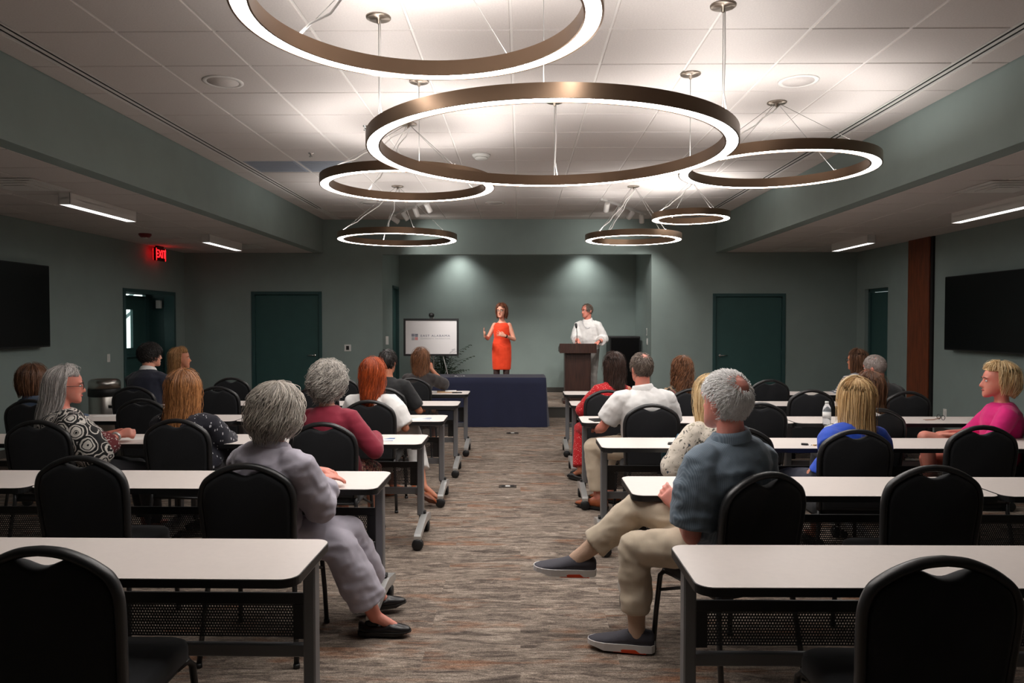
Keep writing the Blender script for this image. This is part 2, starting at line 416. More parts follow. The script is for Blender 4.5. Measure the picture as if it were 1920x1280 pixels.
for k, i in enumerate((0, 1)):
    p = empty('return_air_panel', ((xs[i] + xs[i + 1]) / 2, ys[ret[1]] + TY / 2, ZC))
    b = MB(); b.box((-.3, -.3, .004), (.3, .3, .026), .003); b.build('frame', M['blue_grille'], p)
    for q in range(9):
        b = MB(); yy = -.24 + q * .06; b.box((-.27, yy - .02, 0), (.27, yy + .02, .006), .001); b.build('slat', M['blue_grille'], p)
    tag(p, 'bluish return air panel in the ceiling, ' + ('beside the left slot diffuser' if k == 0 else 'the one farther from the left slot diffuser'), 'air vent', 'return air panels')
for nm, x0 in (('left', -3.31), ('right', xs[-1])):
    p = empty('slot_diffuser', (x0 + .06, 0, ZC))
    ye = 11.9
    b = MB(); b.box((-.06, YR, .012), (.06, ye, .03)); b.build('backing', M['slot'], p)
    for dx in (-.058, -.005, .048):
        b = MB(); b.box((dx, YR, -.002), (dx + .011, ye, .028)); b.build('blade', M['tee'], p)
    b = MB(); b.box((-.06, ye, 0), (.06, YB, .028)); b.build('blank_strip', M['tee'], p)
    tag(p, 'long black linear slot air diffuser along the %s edge of the raised ceiling' % nm, 'air diffuser')
# round ceiling speakers, smoke detector, sprinklers
def disc_fit(name, loc, prof, m, label, cat, extra=None, n=28):
    p = empty(name, loc); b = MB(); b.lathe(prof, n); b.build('cover', m, p)
    if extra: extra(p)
    return tag(p, label, cat)
def spk_grille(p):
    b = MB(); b.lathe([(0, -.0065), (.115, -.0065), (.115, -.002)], 28); b.build('grille', M['ceil_tile'], p)
for (u, v, t) in ((418, 153, 'left of the big rings'), (1497, 152, 'right of the big rings'), (694, 380, 'far left behind the second ring'), (928, 380, 'near the middle of the far ceiling')):
    q = atZ(u, v, ZC)
    disc_fit('ceiling_speaker', q, [(.15, .0), (.15, -.005), (.125, -.009), (.12, -.004)], M['white_paint'], 'flush round white ceiling speaker ' + t, 'speaker', spk_grille)
q = atZ(902, 290, ZC)
def det(p):
    b = MB(); b.lathe([(.07, -.03), (.072, -.045), (.05, -.055), (0, -.056)], 28); b.build('sensor_dome', M['white_plastic'], p)
disc_fit('smoke_detector', q, [(.1, 0), (.1, -.012), (.085, -.03), (0, -.03)], M['white_plastic'], 'white round smoke detector on the ceiling inside the central ring', 'detector', det)
for (u, v, t) in ((583, 287, 'near the bluish panel'), (686, 236, 'beside the central ring')):
    q = atZ(u, v, ZC); p = empty('sprinkler', q)
    b = MB(); b.lathe([(.03, 0), (.03, -.004), (.012, -.008), (.012, -.03), (0, -.03)], 14); b.build('escutcheon', M['chrome'], p)
    b = MB(); b.lathe([(.022, -.038), (.022, -.041), (0, -.042)], 14); b.tube([(.012, 0, -.03), (.012, 0, -.04)], .002, 6); b.tube([(-.012, 0, -.03), (-.012, 0, -.04)], .002, 6); b.build('deflector', M['chrome'], p)
    tag(p, 'small sprinkler head in the ceiling ' + t, 'sprinkler')

# ---- square diffusers in the side ceilings
def sq_diff(loc, t):
    p = empty('ceiling_diffuser', loc)
    for k in range(4):
        a, h = .29 - k * .065, -.004 - k * .008
        b = MB(); b.prism([(-a, -a), (a, -a), (a, a), (-a, a)], h, h + .004); b.build('louver', M['white_paint'], p)
    tag(p, t, 'air vent')
sq_diff(atZ(40, 346, ZS - .004), 'square air diffuser in the low ceiling at the upper left')
sq_diff(atZ(1880, 350, ZS - .004), 'square air diffuser in the low ceiling at the upper right')
sq_diff(atZ(1490, 467, ZS - .004), 'square air diffuser in the low ceiling near the right door')
sq_diff(atZ(455, 462, ZS - .004), 'square air diffuser in the low ceiling near the left back door')

# ---- doors
def lever(parent, x, y, z, d, ax='X'):
    h = MB(); h.lathe([(.027, 0), (.027, .012), (0, .012)], 18, (x, y, z), 'Y') if ax == 'X' else None
    h = MB()
    h.lathe([(.027, -.014), (.027, 0)], 18, (x, y, z), 'Y')
    h.tube([(x, y - .01, z), (x, y - .055, z), (x + d * .03, y - .062, z), (x + d * .12, y - .06, z)], .009, 8)
    return h.build('lever_handle', M['chrome'], parent)
def back_door(name, x0, x1, zt, hx, hd):
    p = MB()
    fw = .055
    p.box((x0, YB - .018, 0), (x0 + fw, YB + .14, zt), .003); p.box((x1 - fw, YB - .018, 0), (x1, YB + .14, zt), .003); p.box((x0 + fw, YB - .018, zt - fw), (x1 - fw, YB + .14, zt), .003)
    fr = struct(p, name, M['door_frame'])
    l = MB(); l.box((x0 + fw + .004, YB + .035, .008), (x1 - fw - .004, YB + .08, zt - fw - .004), .002); lf = l.build('door_leaf', M['door'], fr)
    lever(lf, hx, YB + .035, 1.0, hd)
    for z in (.3, 1.05, 1.8):
        h = MB(); xx = x0 + fw if hd < 0 else x1 - fw; h.tube([(xx, YB + .03, z - .05), (xx, YB + .03, z + .05)], .008, 8); h.build('hinge', M['door_frame'], lf)
    g = MB(); g.box((x0 + fw, YB + .09, 0), (x1 - fw, YB + .12, zt - fw)); g.build('door_stop', M['door_frame'], fr)
back_door('door_2', D2[0], D2[1], DZ2, D2[1] - .14, -1)
back_door('door_3', D3[0], D3[1], DZ3, D3[0] + .14, 1)
# left exit vestibule with the glazed outside door
b = MB()
b.box((LX - .1, LD[0] - .1, 0), (XL - .15, LD[0], 2.3)); b.box((LX - .1, LD[1], 0), (XL - .15, LD[1] + .1, 2.3)); b.box((LX - .1, LD[0], LZ + .06), (XL - .15, LD[1], 2.3))
gz0, gz1, gy0, gy1 = 1.16, 1.80, 11.95, 12.21
b.box((LX - .06, LD[0], 0), (LX, 11.5, LZ + .06)); b.box((LX - .06, 12.62, 0), (LX, LD[1], LZ + .06)); b.box((LX - .06, 11.5, 2.06), (LX, 12.62, LZ + .06))
struct(b, 'wall_vestibule', M['door_frame'])
f = MB(); f.box((XL - .16, LD[0] - .0, 0), (XL + .02, LD[0] + .06, LZ), .003); f.box((XL - .16, LD[1] - .06, 0), (XL + .02, LD[1], LZ), .003); f.box((XL - .16, LD[0] + .06, LZ - .06), (XL + .02, LD[1] - .06, LZ), .003)
d1 = struct(f, 'door_1', M['door_frame'])
l = MB(); l.box((LX - .055, 11.51, .01), (LX - .012, gy0, 2.035)); l.box((LX - .055, gy1, .01), (LX - .012, 12.61, 2.035)); l.box((LX - .055, gy0, .01), (LX - .012, gy1, gz0)); l.box((LX - .055, gy0, gz1), (LX - .012, gy1, 2.035))
lf = l.build('door_leaf', M['door'], d1)
gm, nt, pb = new_mat('door_glass'); pb.inputs['Roughness'].default_value = 0.02; pb.inputs['Transmission Weight'].default_value = 1.0; pb.inputs['IOR'].default_value = 1.02
l = MB(); l.box((LX - .038, gy0, gz0), (LX - .032, gy1, gz1)); l.build('glass_pane', gm, lf)
l = MB(); l.box((LX - .012, 11.6, .98), (LX + .0, 12.55, 1.06), .004); l.tube([(LX + .05, 11.62, 1.02), (LX + .05, 12.52, 1.02)], .015, 8); l.box((LX, 11.6, .99), (LX + .06, 11.66, 1.05)); l.box((LX, 12.49, .99), (LX + .06, 12.55, 1.05)); l.build('push_bar', M['door_frame'], lf)
l = MB(); l.box((XL - .30, LD[1] - .07, 1.83), (XL - .22, LD[1] - .004, 1.97), .004); l.build('door_closer', M['white_plastic'], d1)
rl = empty('stair_railing', (LX - .9, 12.3, 0))
for k in range(3):
    c = MB(); z = 1.12 + k * .33; c.tube([(0, -1.2, z - .55), (0, 2.2, z + .95)], .03, 8); c.build('rail', M['door_frame'], rl)
c = MB(); c.tube([(0, 1.2, -.1), (0, 1.2, 2.2)], .03, 8); c.build('post', M['door_frame'], rl)
tag(rl, 'sloping dark railing outside, seen through the exit door glass', 'railing')
# right door in a shallow niche
f = MB(); f.box((XR + .06, RD[0], 0), (XR + .15, RD[0] + .055, RZ), .003); f.box((XR + .06, RD[1] - .055, 0), (XR + .15, RD[1], RZ), .003); f.box((XR + .06, RD[0], RZ - .055), (XR + .15, RD[1], RZ), .003)
d4 = struct(f, 'door_4', M['door_frame'])
l = MB(); l.box((XR + .10, RD[0] + .05, .01), (XR + .145, RD[1] - .05, RZ - .06), .002); l.build('door_leaf', M['door'], d4)
# alcove side door
f = MB(); f.box((AL - .12, AD[0], STG), (AL + .012, AD[0] + .05, 2.3), .002); f.box((AL - .12, AD[1] - .05, STG), (AL + .012, AD[1], 2.3), .002); f.box((AL - .12, AD[0], 2.25), (AL + .012, AD[1], 2.3), .002)
d5 = struct(f, 'door_5', M['door_frame'])
l = MB(); l.box((AL - .09, AD[0] + .05, STG), (AL - .05, AD[1] - .05, 2.25)); l.build('door_leaf', M['door'], d5)
# wooden pilaster on the right wall
b = MB(); b.box((XR - .05, 10.72, 0), (XR, 11.3, ZS), .002); o = struct(b, 'trim_1', M['wood_red'])
b = MB(); b.box((XR - .03, 10.66, 0), (XR, 10.72, ZS)); b.build('painted_shadow_strip', M['slot'], o)  # solid black strip painted in for the shadowed gap at the pilaster's near edge

# ---- exit sign and strobe
ex = empty('exit_sign', (XL + .13, 11.95, ZS))
b = MB(); b.box((-.03, -.09, -.03), (.03, .09, 0), .004); b.build('canopy', M['black'], ex)
b = MB(); b.box((-.024, -.16, -.24), (.024, .16, -.03), .005); b.build('housing', mat('exit_face', rgb(70, 8, 10), .4), ex)
M['exit_red'] = emit_mat('exit_red_glow', (1.0, .004, .008, 1), 5.0)
for s in (1, -1):
    text_obj('lettering', 'EXIT', .185, M['exit_red'], ex, (s * .0255, 0, -.135), (PI / 2, 0, s * PI / 2), 'CENTER', .002, 0.85)
    for e in (-1, 1):
        b = MB(); b.box((s * .0242, e * .15 - .006, -.235), (s * .026, e * .15 + .006, -.04)); b.build('glow_edge', M['exit_red'], ex)
tag(ex, 'glowing red exit sign hung above the left exit door', 'exit sign')
st = empty('fire_strobe', atZ(272, 438, ZS))
b = MB(); b.lathe([(.085, 0), (.085, -.02), (.06, -.05), (0, -.052)], 20); b.build('body', M['red_plastic'], st)
b = MB(); b.box((-.025, -.025, -.068), (.025, .025, -.05), .004); b.build('lens', M['white_plastic'], st)
tag(st, 'round red fire alarm strobe on the low ceiling left', 'alarm')

# ---- wall plates
def plate(name, loc, n, label, cat, w=.075, h=.12, inner='switch', im='white_plastic', bm_='white_plastic'):
    p = empty(name, loc, math.atan2(n[0], -n[1]))
    b = MB(); b.box((-w / 2, -.008, -h / 2), (w / 2, 0, h / 2), .003); b.build('cover_plate', M[bm_], p)
    b = MB(); b.box((-w * .22, -.013, -h * .3), (w * .22, -.007, h * .3), .002); b.build(inner, M[im], p)
    return tag(p, label, cat)
q = atY(201, 671, 10.65); plate('light_switch', (XL, 10.65, q.z), (1, 0), 'white light switch on the left wall beside the exit door', 'switch')
q = atY(652, 652, YB); plate('thermostat', (q.x, YB, q.z), (0, -1), 'square thermostat with dark screen right of the left back door', 'thermostat', .12, .12, 'screen', 'black')
q = atY(726, 638, YB); plate('wall_control', (q.x, YB, q.z), (0, -1), 'tall white wall control at the left edge of the alcove', 'switch', .05, .15)
q = atY(1216, 640, 13.6); plate('light_switch', (AR, 13.5, q.z), (-1, 0), 'white double light switch on the alcove right wall', 'switch', .12, .12)
q = atY(1214, 622, 13.6); plate('wall_control', (AR, 13.55, q.z), (-1, 0), 'slim dark wall control above the alcove light switch', 'switch', .03, .14, 'slider', 'black')
q = atY(1771, 775, 10.35); plate('wall_outlet', (XR, 10.35, q.z), (-1, 0), 'white power outlet on the right wall below the screen', 'outlet', .085, .13, 'socket')
# ---- wall screens
def tv(x, ya, yb, za, zb, s, label):
    p = empty('wall_screen', (x, (ya + yb) / 2, (za + zb) / 2)); hy, hz = (yb - ya) / 2, (zb - za) / 2
    b = MB(); b.box((0, -hy, -hz), (s * .05, hy, hz), .006); b.build('body', M['black'], p)
    b = MB(); b.box((s * .05, -hy + .012, -hz + .02), (s * .054, hy - .012, hz - .012)); b.build('screen', M['black_gloss'], p)
    b = MB(); b.box((-s * .09, -.3, -.2), (0, .3, .2), .004); b.build('wall_bracket', M['black'], p)
    tag(p, label, 'television')
tv(XL + .09, 7.3, 9.12, 1.28, 2.29, 1, 'large black wall screen on the left wall, switched off')
tv(XR - .09, 8.35, 10.16, 1.21, 2.21, -1, 'large black wall screen on the right wall, switched off')

# ---- linear lights in the side ceilings
M['lin_glow'] = emit_mat('linear_diffuser', (1, .97, .95, 1), E_LINEAR)
def linear(x, y, label):
    p = empty('linear_light', (x, y, ZS)); w, h, l = .055, .115, .61
    b = MB(); b.box((-w, -l, -h), (-w + .004, l, 0)); b.box((w - .004, -l, -h), (w, l, 0)); b.box((-w, -l, -h), (w, -l + .004, 0)); b.box((-w, l - .004, -h), (w, l, 0)); b.box((-w, -l, -.05), (w, l, -.046)); b.build('housing', M['white_paint'], p)
    b = MB(); b.box((-w + .005, -l + .005, -h + .004), (w - .005, l - .005, -h + .008)); b.build('diffuser', M['lin_glow'], p)
    tag(p, label, 'ceiling light', 'linear lights under the low ceilings')
linear(-4.38, 7.63, 'white linear ceiling light on the left, the nearer of two')
linear(-4.45, 10.95, 'short-looking white linear ceiling light on the left, the farther one near the exit sign')
linear(4.97, 7.85, 'white linear ceiling light on the right, cut by the frame edge')
linear(5.0, 11.15, 'white linear ceiling light on the right, the farther one by the wood pilaster')

# ---- ring pendants
M['ring_dn'] = emit_mat('ring_diffuser', (1, .965, .93, 1), E_RING_DOWN)
M['ring_up'] = emit_mat('ring_uplight', (1, .965, .93, 1), E_RING_UP)
def ring_band(Ro, n=112):
    Ri = Ro - .09; t = .010; h = .08
    bd = MB()
    def shell(ra, rb, z0, z1):
        for (r_a, za), (r_b, zb_) in (((ra, z0), (rb, z0)), ((rb, z0), (rb, z1)), ((rb, z1), (ra, z1)), ((ra, z1), (ra, z0))):
            vs = []; fs = []
            for k in range(n):
                a = 2 * PI * k / n; c, s = math.cos(a), math.sin(a); vs += [(r_a * c, r_a * s, za), (r_b * c, r_b * s, zb_)]
            for k in range(n): j = (k + 1) % n; fs.append((k * 2, k * 2 + 1, j * 2 + 1, j * 2)[::-1])
            bd.add(vs, fs, True)
    shell(Ro - t, Ro, 0, h); shell(Ri, Ri + t, 0, h); shell(Ri + t, Ro - t, .035, .045)
    me = bd.mesh('band', M['bronze'], fix=False)
    me.polygons.foreach_set('use_smooth', [True] * len(me.polygons))
    def annulus(z, m, nm, flip):
        b = MB(); vs = []; fs = []
        for k in range(n):
            a = 2 * PI * k / n; c, s = math.cos(a), math.sin(a); vs += [((Ri + t) * c, (Ri + t) * s, z), ((Ro - t) * c, (Ro - t) * s, z)]
        for k in range(n):
            j = (k + 1) % n; f = (k * 2, k * 2 + 1, j * 2 + 1, j * 2); fs.append(f if not flip else f[::-1])
        b.add(vs, fs); return b.mesh(nm, m, fix=False)
    return me, annulus(.003, M['ring_dn'], 'diffuser', True), annulus(h - .012, M['ring_up'], 'uplight', False)
def canopy(p, x, y, z, r=.075, nm='canopy'):
    b = MB(); b.lathe([(r, 0), (r, -.008), (r * .9, -.012), (.012, -.013), (.01, -.04), (0, -.04)], 24, (x, y, z)); return b.build(nm, M['nickel'], p)
def ring(cx, cy, Ro, H, label, mode, a0=20):
    zb = EYE + H; p = empty('ring_pendant', (cx, cy, zb)); me, dn, up = ring_band(Ro)
    b_ = link('band', me, p); link('diffuser', dn, p); link('uplight', up, p)
    zt = ZC - zb; rm = Ro - .045
    if mode == 'six':
        for k in range(6):
            a = R(26 + 60 * k); x, y = rm * math.cos(a), rm * math.sin(a); canopy(p, x, y, zt, .075)
            b = MB(); b.tube([(x, y, zt - .03), (x, y, .07)], .0022, 6); b.build('suspension_wire', M['wire'], p)
            if k in (1, 3, 5):
                b = MB(); b.tube([(x + .01, y, zt - .02), (x + .012, y, .4), (x + .005, y, .2), (x + .018, y, .12), (x + .03, y + .01, .06)], .005, 6); b.build('power_cord', M['cable'], p)
    else:
        canopy(p, 0, 0, zt, .08)
        for k in range(4):
            a = R(a0 + 90 * k); x, y = rm * math.cos(a), rm * math.sin(a)
            b = MB(); b.tube([(.03 * math.cos(a), .03 * math.sin(a), zt - .02), (x, y, .075)], .0022, 6); b.build('suspension_wire', M['wire'], p)
            b = MB(); b.tube([(x, y, .02), (x, y, .095)], .007, 8); b.build('wire_clamp', M['cable'], p)
        for k in ((0, 1) if mode == 'two' else (1,)):
            a = R(a0 + 90 * (k + 1)); x, y = rm * math.cos(a), rm * math.sin(a); pts = []
            for i in range(9):
                t = i / 8; s = .012 * math.sin(i * 2.4) if 0 < i < 8 else 0
                pts.append((.03 + (x - .03) * t + s, y * t + s, zt - .02 + (.085 - zt + .02) * t - .03 * math.sin(PI * t)))
            b = MB(); b.tube(pts, .006, 6); b.build('power_cord', M['cable'], p)
    tag(p, label, 'ceiling light', 'ring pendants over the room')
ring(-.45, 3.33, .82, 1.36, 'bronze glowing ring pendant nearest the camera, cut by the top of the frame', 'two', 60)
ring(.20, 4.97, 1.22, 1.14, 'largest bronze glowing ring pendant in the middle of the ceiling', 'six')
ring(-1.04, 6.82, .80, 1.25, 'bronze ring pendant behind and left of the largest ring', 'two', 40)
ring(2.14, 6.2, .80, 1.266, 'bronze ring pendant to the right, overlapping the largest ring', 'one', 30)
ring(-1.66, 9.92, .80, 1.113, 'low bronze ring pendant far left above the easel side', 'two', 25)
ring(1.52, 9.96, .645, 1.11, 'low bronze ring pendant far right above the lectern side', 'two', 35)
ring(2.21, 9.6, .50, 1.34, 'smallest bronze ring pendant far right, above the lectern-side ring', 'one', 20)

# ---- track lights
def track(x0, y0, x1, y1, label, aims):
    p = empty('track_light', (x0, y0, ZC)); d = Vector((x1 - x0, y1 - y0, 0)); L_ = d.length; d.normalize(); s = Vector((-d.y, d.x, 0))
    b = MB(); q = [s * .018, -s * .018]
    b.add([q[0] + Vector((0, 0, -.03)), q[1] + Vector((0, 0, -.03)), q[1] + d * L_ + Vector((0, 0, -.03)), q[0] + d * L_ + Vector((0, 0, -.03)), q[0], q[1], q[1] + d * L_, q[0] + d * L_],
          [(0, 3, 2, 1), (4, 5, 6, 7), (0, 1, 5, 4), (1, 2, 6, 5), (2, 3, 7, 6), (3, 0, 4, 7)])
    b.build('rail', M['white_paint'], p)
    for k, (aim, pw, cone) in enumerate(aims):
        c = d * (L_ * (.1 + .8 * k / (len(aims) - 1))) + Vector((0, 0, -.11)); wd = (Vector(aim) - (Vector((x0, y0, ZC)) + c)).normalized()
        b = MB(); b.tube([c + Vector((0, 0, .09)), c + Vector((0, 0, .0))], .008, 8); b.box(c + Vector((-.02, -.02, .06)), c + Vector((.02, .02, .085))); hd = b.build('lamp_stem', M['white_paint'], p)
        b = MB(); b.tube([c - wd * .075, c - wd * .07, c + wd * .06, c + wd * .075], [.025, .04, .042, .042], 14); b.build('lamp_head', M['white_paint'], hd)
        ld = bpy.data.lights.new('track_spot', 'SPOT'); ld.energy = P_TRACK * pw; ld.spot_size = R(cone); ld.spot_blend = 1.0; ld.shadow_soft_size = .03; ld.color = (1, .95, .9)
        lo = bpy.data.objects.new('track_spot', ld); COL.objects.link(lo); lo.parent = hd; lo.location = c + wd * .09; lo.rotation_euler = (-wd).to_track_quat('Z', 'Y').to_euler()
    tag(p, label, 'track light')
track(-2.2, 12.5, -1.3, 10.9, 'white track with spotlights on the far ceiling left, above the easel', [((-.9, 13.1, 2.5), .32, 120), ((-.35, 13.0, .9), 1, 58), ((-.6, 13.6, .5), 1, 58), ((-.1, 13.4, .6), 1, 58)])
track(1.2, 10.9, 2.1, 12.4, 'white track with spotlights on the far ceiling right, near the lectern-side ring', [((1.1, 13.4, 1.0), 1, 58), ((.6, 13.6, .6), 1, 58), ((1.2, 13.1, 2.5), .32, 120), ((2.2, 13.1, 2.0), .7, 70)])
for k, x in enumerate((-1.24, 1.27)):
    p = empty('recessed_downlight', (x, 14.58, ZA))
    b = MB(); b.lathe([(.075, 0), (.075, -.006), (.055, -.006), (.05, -.001)], 20); b.build('trim_ring', M['white_paint'], p)
    b = MB(); b.lathe([(0, -.0015), (.05, -.0015)], 20); b.build('lens', M['ring_dn'], p)
    ld = bpy.data.lights.new('wash_spot', 'SPOT'); ld.energy = P_WASH; ld.spot_size = R(112); ld.spot_blend = 1.0; ld.shadow_soft_size = .06; ld.color = (1, .97, .93)
    lo = bpy.data.objects.new('wash_spot', ld); COL.objects.link(lo); lo.parent = p; lo.location = (0, 0, -.02)
    tag(p, 'recessed downlight washing the alcove wall ' + ('on the easel side' if k == 0 else 'on the lectern side'), 'ceiling light')
# ================================================================== TABLES
TL, TD, TH = 1.80, 0.457, 0.735
def make_table():
    p = empty('training_table'); hl, hd = TL / 2, TD / 2
    b = MB(); b.prism(rrect(-hl + .003, -hd + .003, hl - .003, hd - .003, .055, 7), TH - .006, TH); b.build('tabletop', M['laminate'], p)
    b = MB(); b.prism(rrect(-hl, -hd, hl, hd, .058, 7), TH - .03, TH - .002, smooth=False); b.build('edge_band', M['table_edge'], p)
    b = MB(); b.box((-hl + .1, -.02, TH - .065), (hl - .1, .03, TH - .03), .003); b.box((-hl + .1, .09, TH - .055), (hl - .1, .12, TH - .03), .003); b.build('top_rail', M['grey_metal'], p)
    b = MB(); b.box((-hl + .08, .165, .295), (hl - .08, .192, .345), .004); b.build('cross_bar', M['grey_metal'], p)
    b = MB(); b.box((-hl + .11, .198, .36), (hl - .11, .1995, .53)); b.build('modesty_panel', M['perf'], p)
    b = MB(); b.box((-hl + .085, .19, .49), (hl - .085, .202, .535), .002); b.box((-hl + .085, .19, .355), (-hl + .14, .202, .49)); b.box((hl - .14, .19, .355), (hl - .085, .202, .49)); b.build('modesty_frame', M['chair_frame'], p)
    for s in (-1, 1):
        x = s * (hl - .055)
        b = MB(); b.box((x - .023, .105, .15), (x + .023, .17, TH - .05), .006); b.box((x - .035, -.1, TH - .06), (x + .035, .16, TH - .028), .004); b.build('post', M['grey_metal'], p)
        xf = s * (hl - .025)
        prof = [(-.26, .076), (-.262, .1), (-.24, .112), (.04, .155), (.12, .16), (.30, .128), (.318, .112), (.315, .09), (.29, .082), (.1, .105), (-.02, .103)]
        b = MB(); b.prism(prof, xf - .024, xf + .024, 'X'); ft = b.build('foot', M['silver'], p)
        b = MB(); b.box((min(x, xf) - .01, .11, .11), (max(x, xf) + .01, .16, .18), .005); b.build('foot_bracket', M['black'], ft)
        for yy in (-.215, .235):
            b = MB(); b.lathe([(0, -.022), (.034, -.022), (.040, -.016), (.040, -.003), (.02, -.003), (.02, .003), (.040, .003), (.040, .016), (.034, .022), (0, .022)], 18, (xf, yy - (.03 if yy < 0 else 0), .040), 'Y' if yy < 0 else 'X')
            b.tube([(xf, yy, .05), (xf, yy + .01, .088)], .012, 8); b.build('caster', M['black'], ft)
    return p
ROWS_L = [(-.74, 2.39), (-.73, 3.70), (-.69, 5.07), (-.66, 6.25), (-.64, 7.45), (-.62, 8.64)]
ROWS_R = [(.566, 2.33), (.55, 3.575), (.55, 4.94), (.52, 6.18), (.52, 7.47), (.52, 8.61)]
ORD = ['nearest', 'second', 'third', 'fourth', 'fifth', 'farthest']
proto_t = make_table(); collect_kids(proto_t); first = True
for sd, rows in ((-1, ROWS_L), (1, ROWS_R)):
    for i, (xe, yn) in enumerate(rows):
        for j in (0, 1):
            if i == 0 and j == 1: continue
            t = proto_t if first else copy_tree(proto_t); first = False
            t.location = (xe + sd * (TL / 2 + j * (TL + .012)), yn + TD / 2, 0)
            rz = -.008 if (sd < 0 and j == 0 and i < 2) else 0.0
            t.rotation_euler = (0, 0, rz + (.004 if sd > 0 and i == 0 else 0))
            side = 'left' if sd < 0 else 'right'
            where = 'beside' if j == 0 else 'away from'
            tag(t, 'white-topped wheeled table %s the aisle, %s row on the %s' % (where, ORD[i], side), 'table', 'training tables in rows')

# ================================================================== CHAIRS
def make_chair():
    p = empty('banquet_chair')
    def yb(z): return -.20 - (z - .44) * .14
    half = [(.196, .44), (.205, .60), (.212, .74), (.209, .80), (.192, .846), (.165, .872), (.12, .900), (.06, .923), (0, .930)]
    # smooth the arch
    def cr(pts, n=5):
        out = []
        for i in range(len(pts) - 1):
            p0 = pts[max(i - 1, 0)]; p1 = pts[i]; p2 = pts[i + 1]; p3 = pts[min(i + 2, len(pts) - 1)]
            for k in range(n):
                t = k / n
                out.append(tuple(.5 * ((2 * p1[d]) + (-p0[d] + p2[d]) * t + (2 * p0[d] - 5 * p1[d] + 4 * p2[d] - p3[d]) * t * t + (-p0[d] + 3 * p1[d] - 3 * p2[d] + p3[d]) * t ** 3) for d in (0, 1)))
        return out + [pts[-1]]
    h = cr(half, 4); full = [(x, z) for x, z in h] + [(-x, z) for x, z in h[-2::-1]]
    # oval frame tube
    b = MB(); n = 8; rings = []
    for i, (x, z) in enumerate(full):
        a = full[max(i - 1, 0)]; c = full[min(i + 1, len(full) - 1)]; t = Vector((c[0] - a[0], 0, c[1] - a[1])).normalized(); nn = Vector((t.z, 0, -t.x))
        rings.append([Vector((x, yb(z), z)) + nn * (.0155 * math.cos(2 * PI * k / n)) + Vector((0, 1, 0)) * (.022 * math.sin(2 * PI * k / n)) for k in range(n)])
    b.loft(rings); b.build('back_frame', M['chair_frame'], p)
    # upholstered panel with the hand slot bitten out of its top
    inn = []
    for i, (x, z) in enumerate(full):
        a = full[max(i - 1, 0)]; c = full[min(i + 1, len(full) - 1)]; t = Vector((c[0] - a[0], c[1] - a[1])).normalized(); nx, nz = -t.y, t.x
        px, pz = x + nx * .012, z + nz * .012
        if abs(px) < .082 and pz > .85:
            w = (.5 + .5 * math.cos(PI * px / .082)) ** .7; pz -= .036 * w
        inn.append((px, pz))
    cx, cz = 0, .68
    def ringp(sc, off): return [Vector((cx + (x - cx) * sc, yb(z) + off, cz + (z - cz) * sc)) for x, z in inn]
    b = MB(); b.loft([ringp(.90, -.026), ringp(.97, -.022), ringp(1.0, -.012), ringp(1.0, .014), ringp(.97, .03), ringp(.88, .036)]); b.build('backrest', M['chair_fabric'], p)
    b = MB()
    def sr(s, z): return [Vector((x, y, z)) for x, y in rrect(-.215 * s, -.205 * s - .0, .215 * s, .235 * s, .07 * s, 5)]
    b.loft([sr(.93, .395), sr(1, .41), sr(1, .445), sr(.985, .462), sr(.93, .472), sr(.6, .478)]); b.build('seat', M['chair_fabric'], p)
    b = MB(); b.tube([(-.2, -.2, .40), (-.2, .2, .40), (.2, .2, .40), (.2, -.2, .40)], .012, 8, closed=True); b.build('seat_frame', M['chair_frame'], p)
    for s in (-1, 1):
        b = MB(); b.tube([(s * .2, .12, .402), (s * .205, .19, .40), (s * .212, .215, .375), (s * .222, .235, .19), (s * .228, .25, .008)], .0125, 8); b.tube([(s * .228, .25, .02), (s * .228, .25, 0)], .016, 8); b.build('leg', M['chair_frame'], p)
        b = MB(); b.tube([(s * .196, yb(.46), .46), (s * .2, -.205, .38), (s * .215, -.235, .18), (s * .225, -.262, .008)], .0125, 8); b.tube([(s * .225, -.262, .02), (s * .225, -.262, 0)], .016, 8); b.build('leg', M['chair_frame'], p)
        b = MB(); b.tube([(s * .215, .222, .30), (s * .205, .0, .385)], .008, 6); b.build('stretcher', M['chair_frame'], p)
    return p
proto_c = make_chair(); collect_kids(proto_c); CH = []
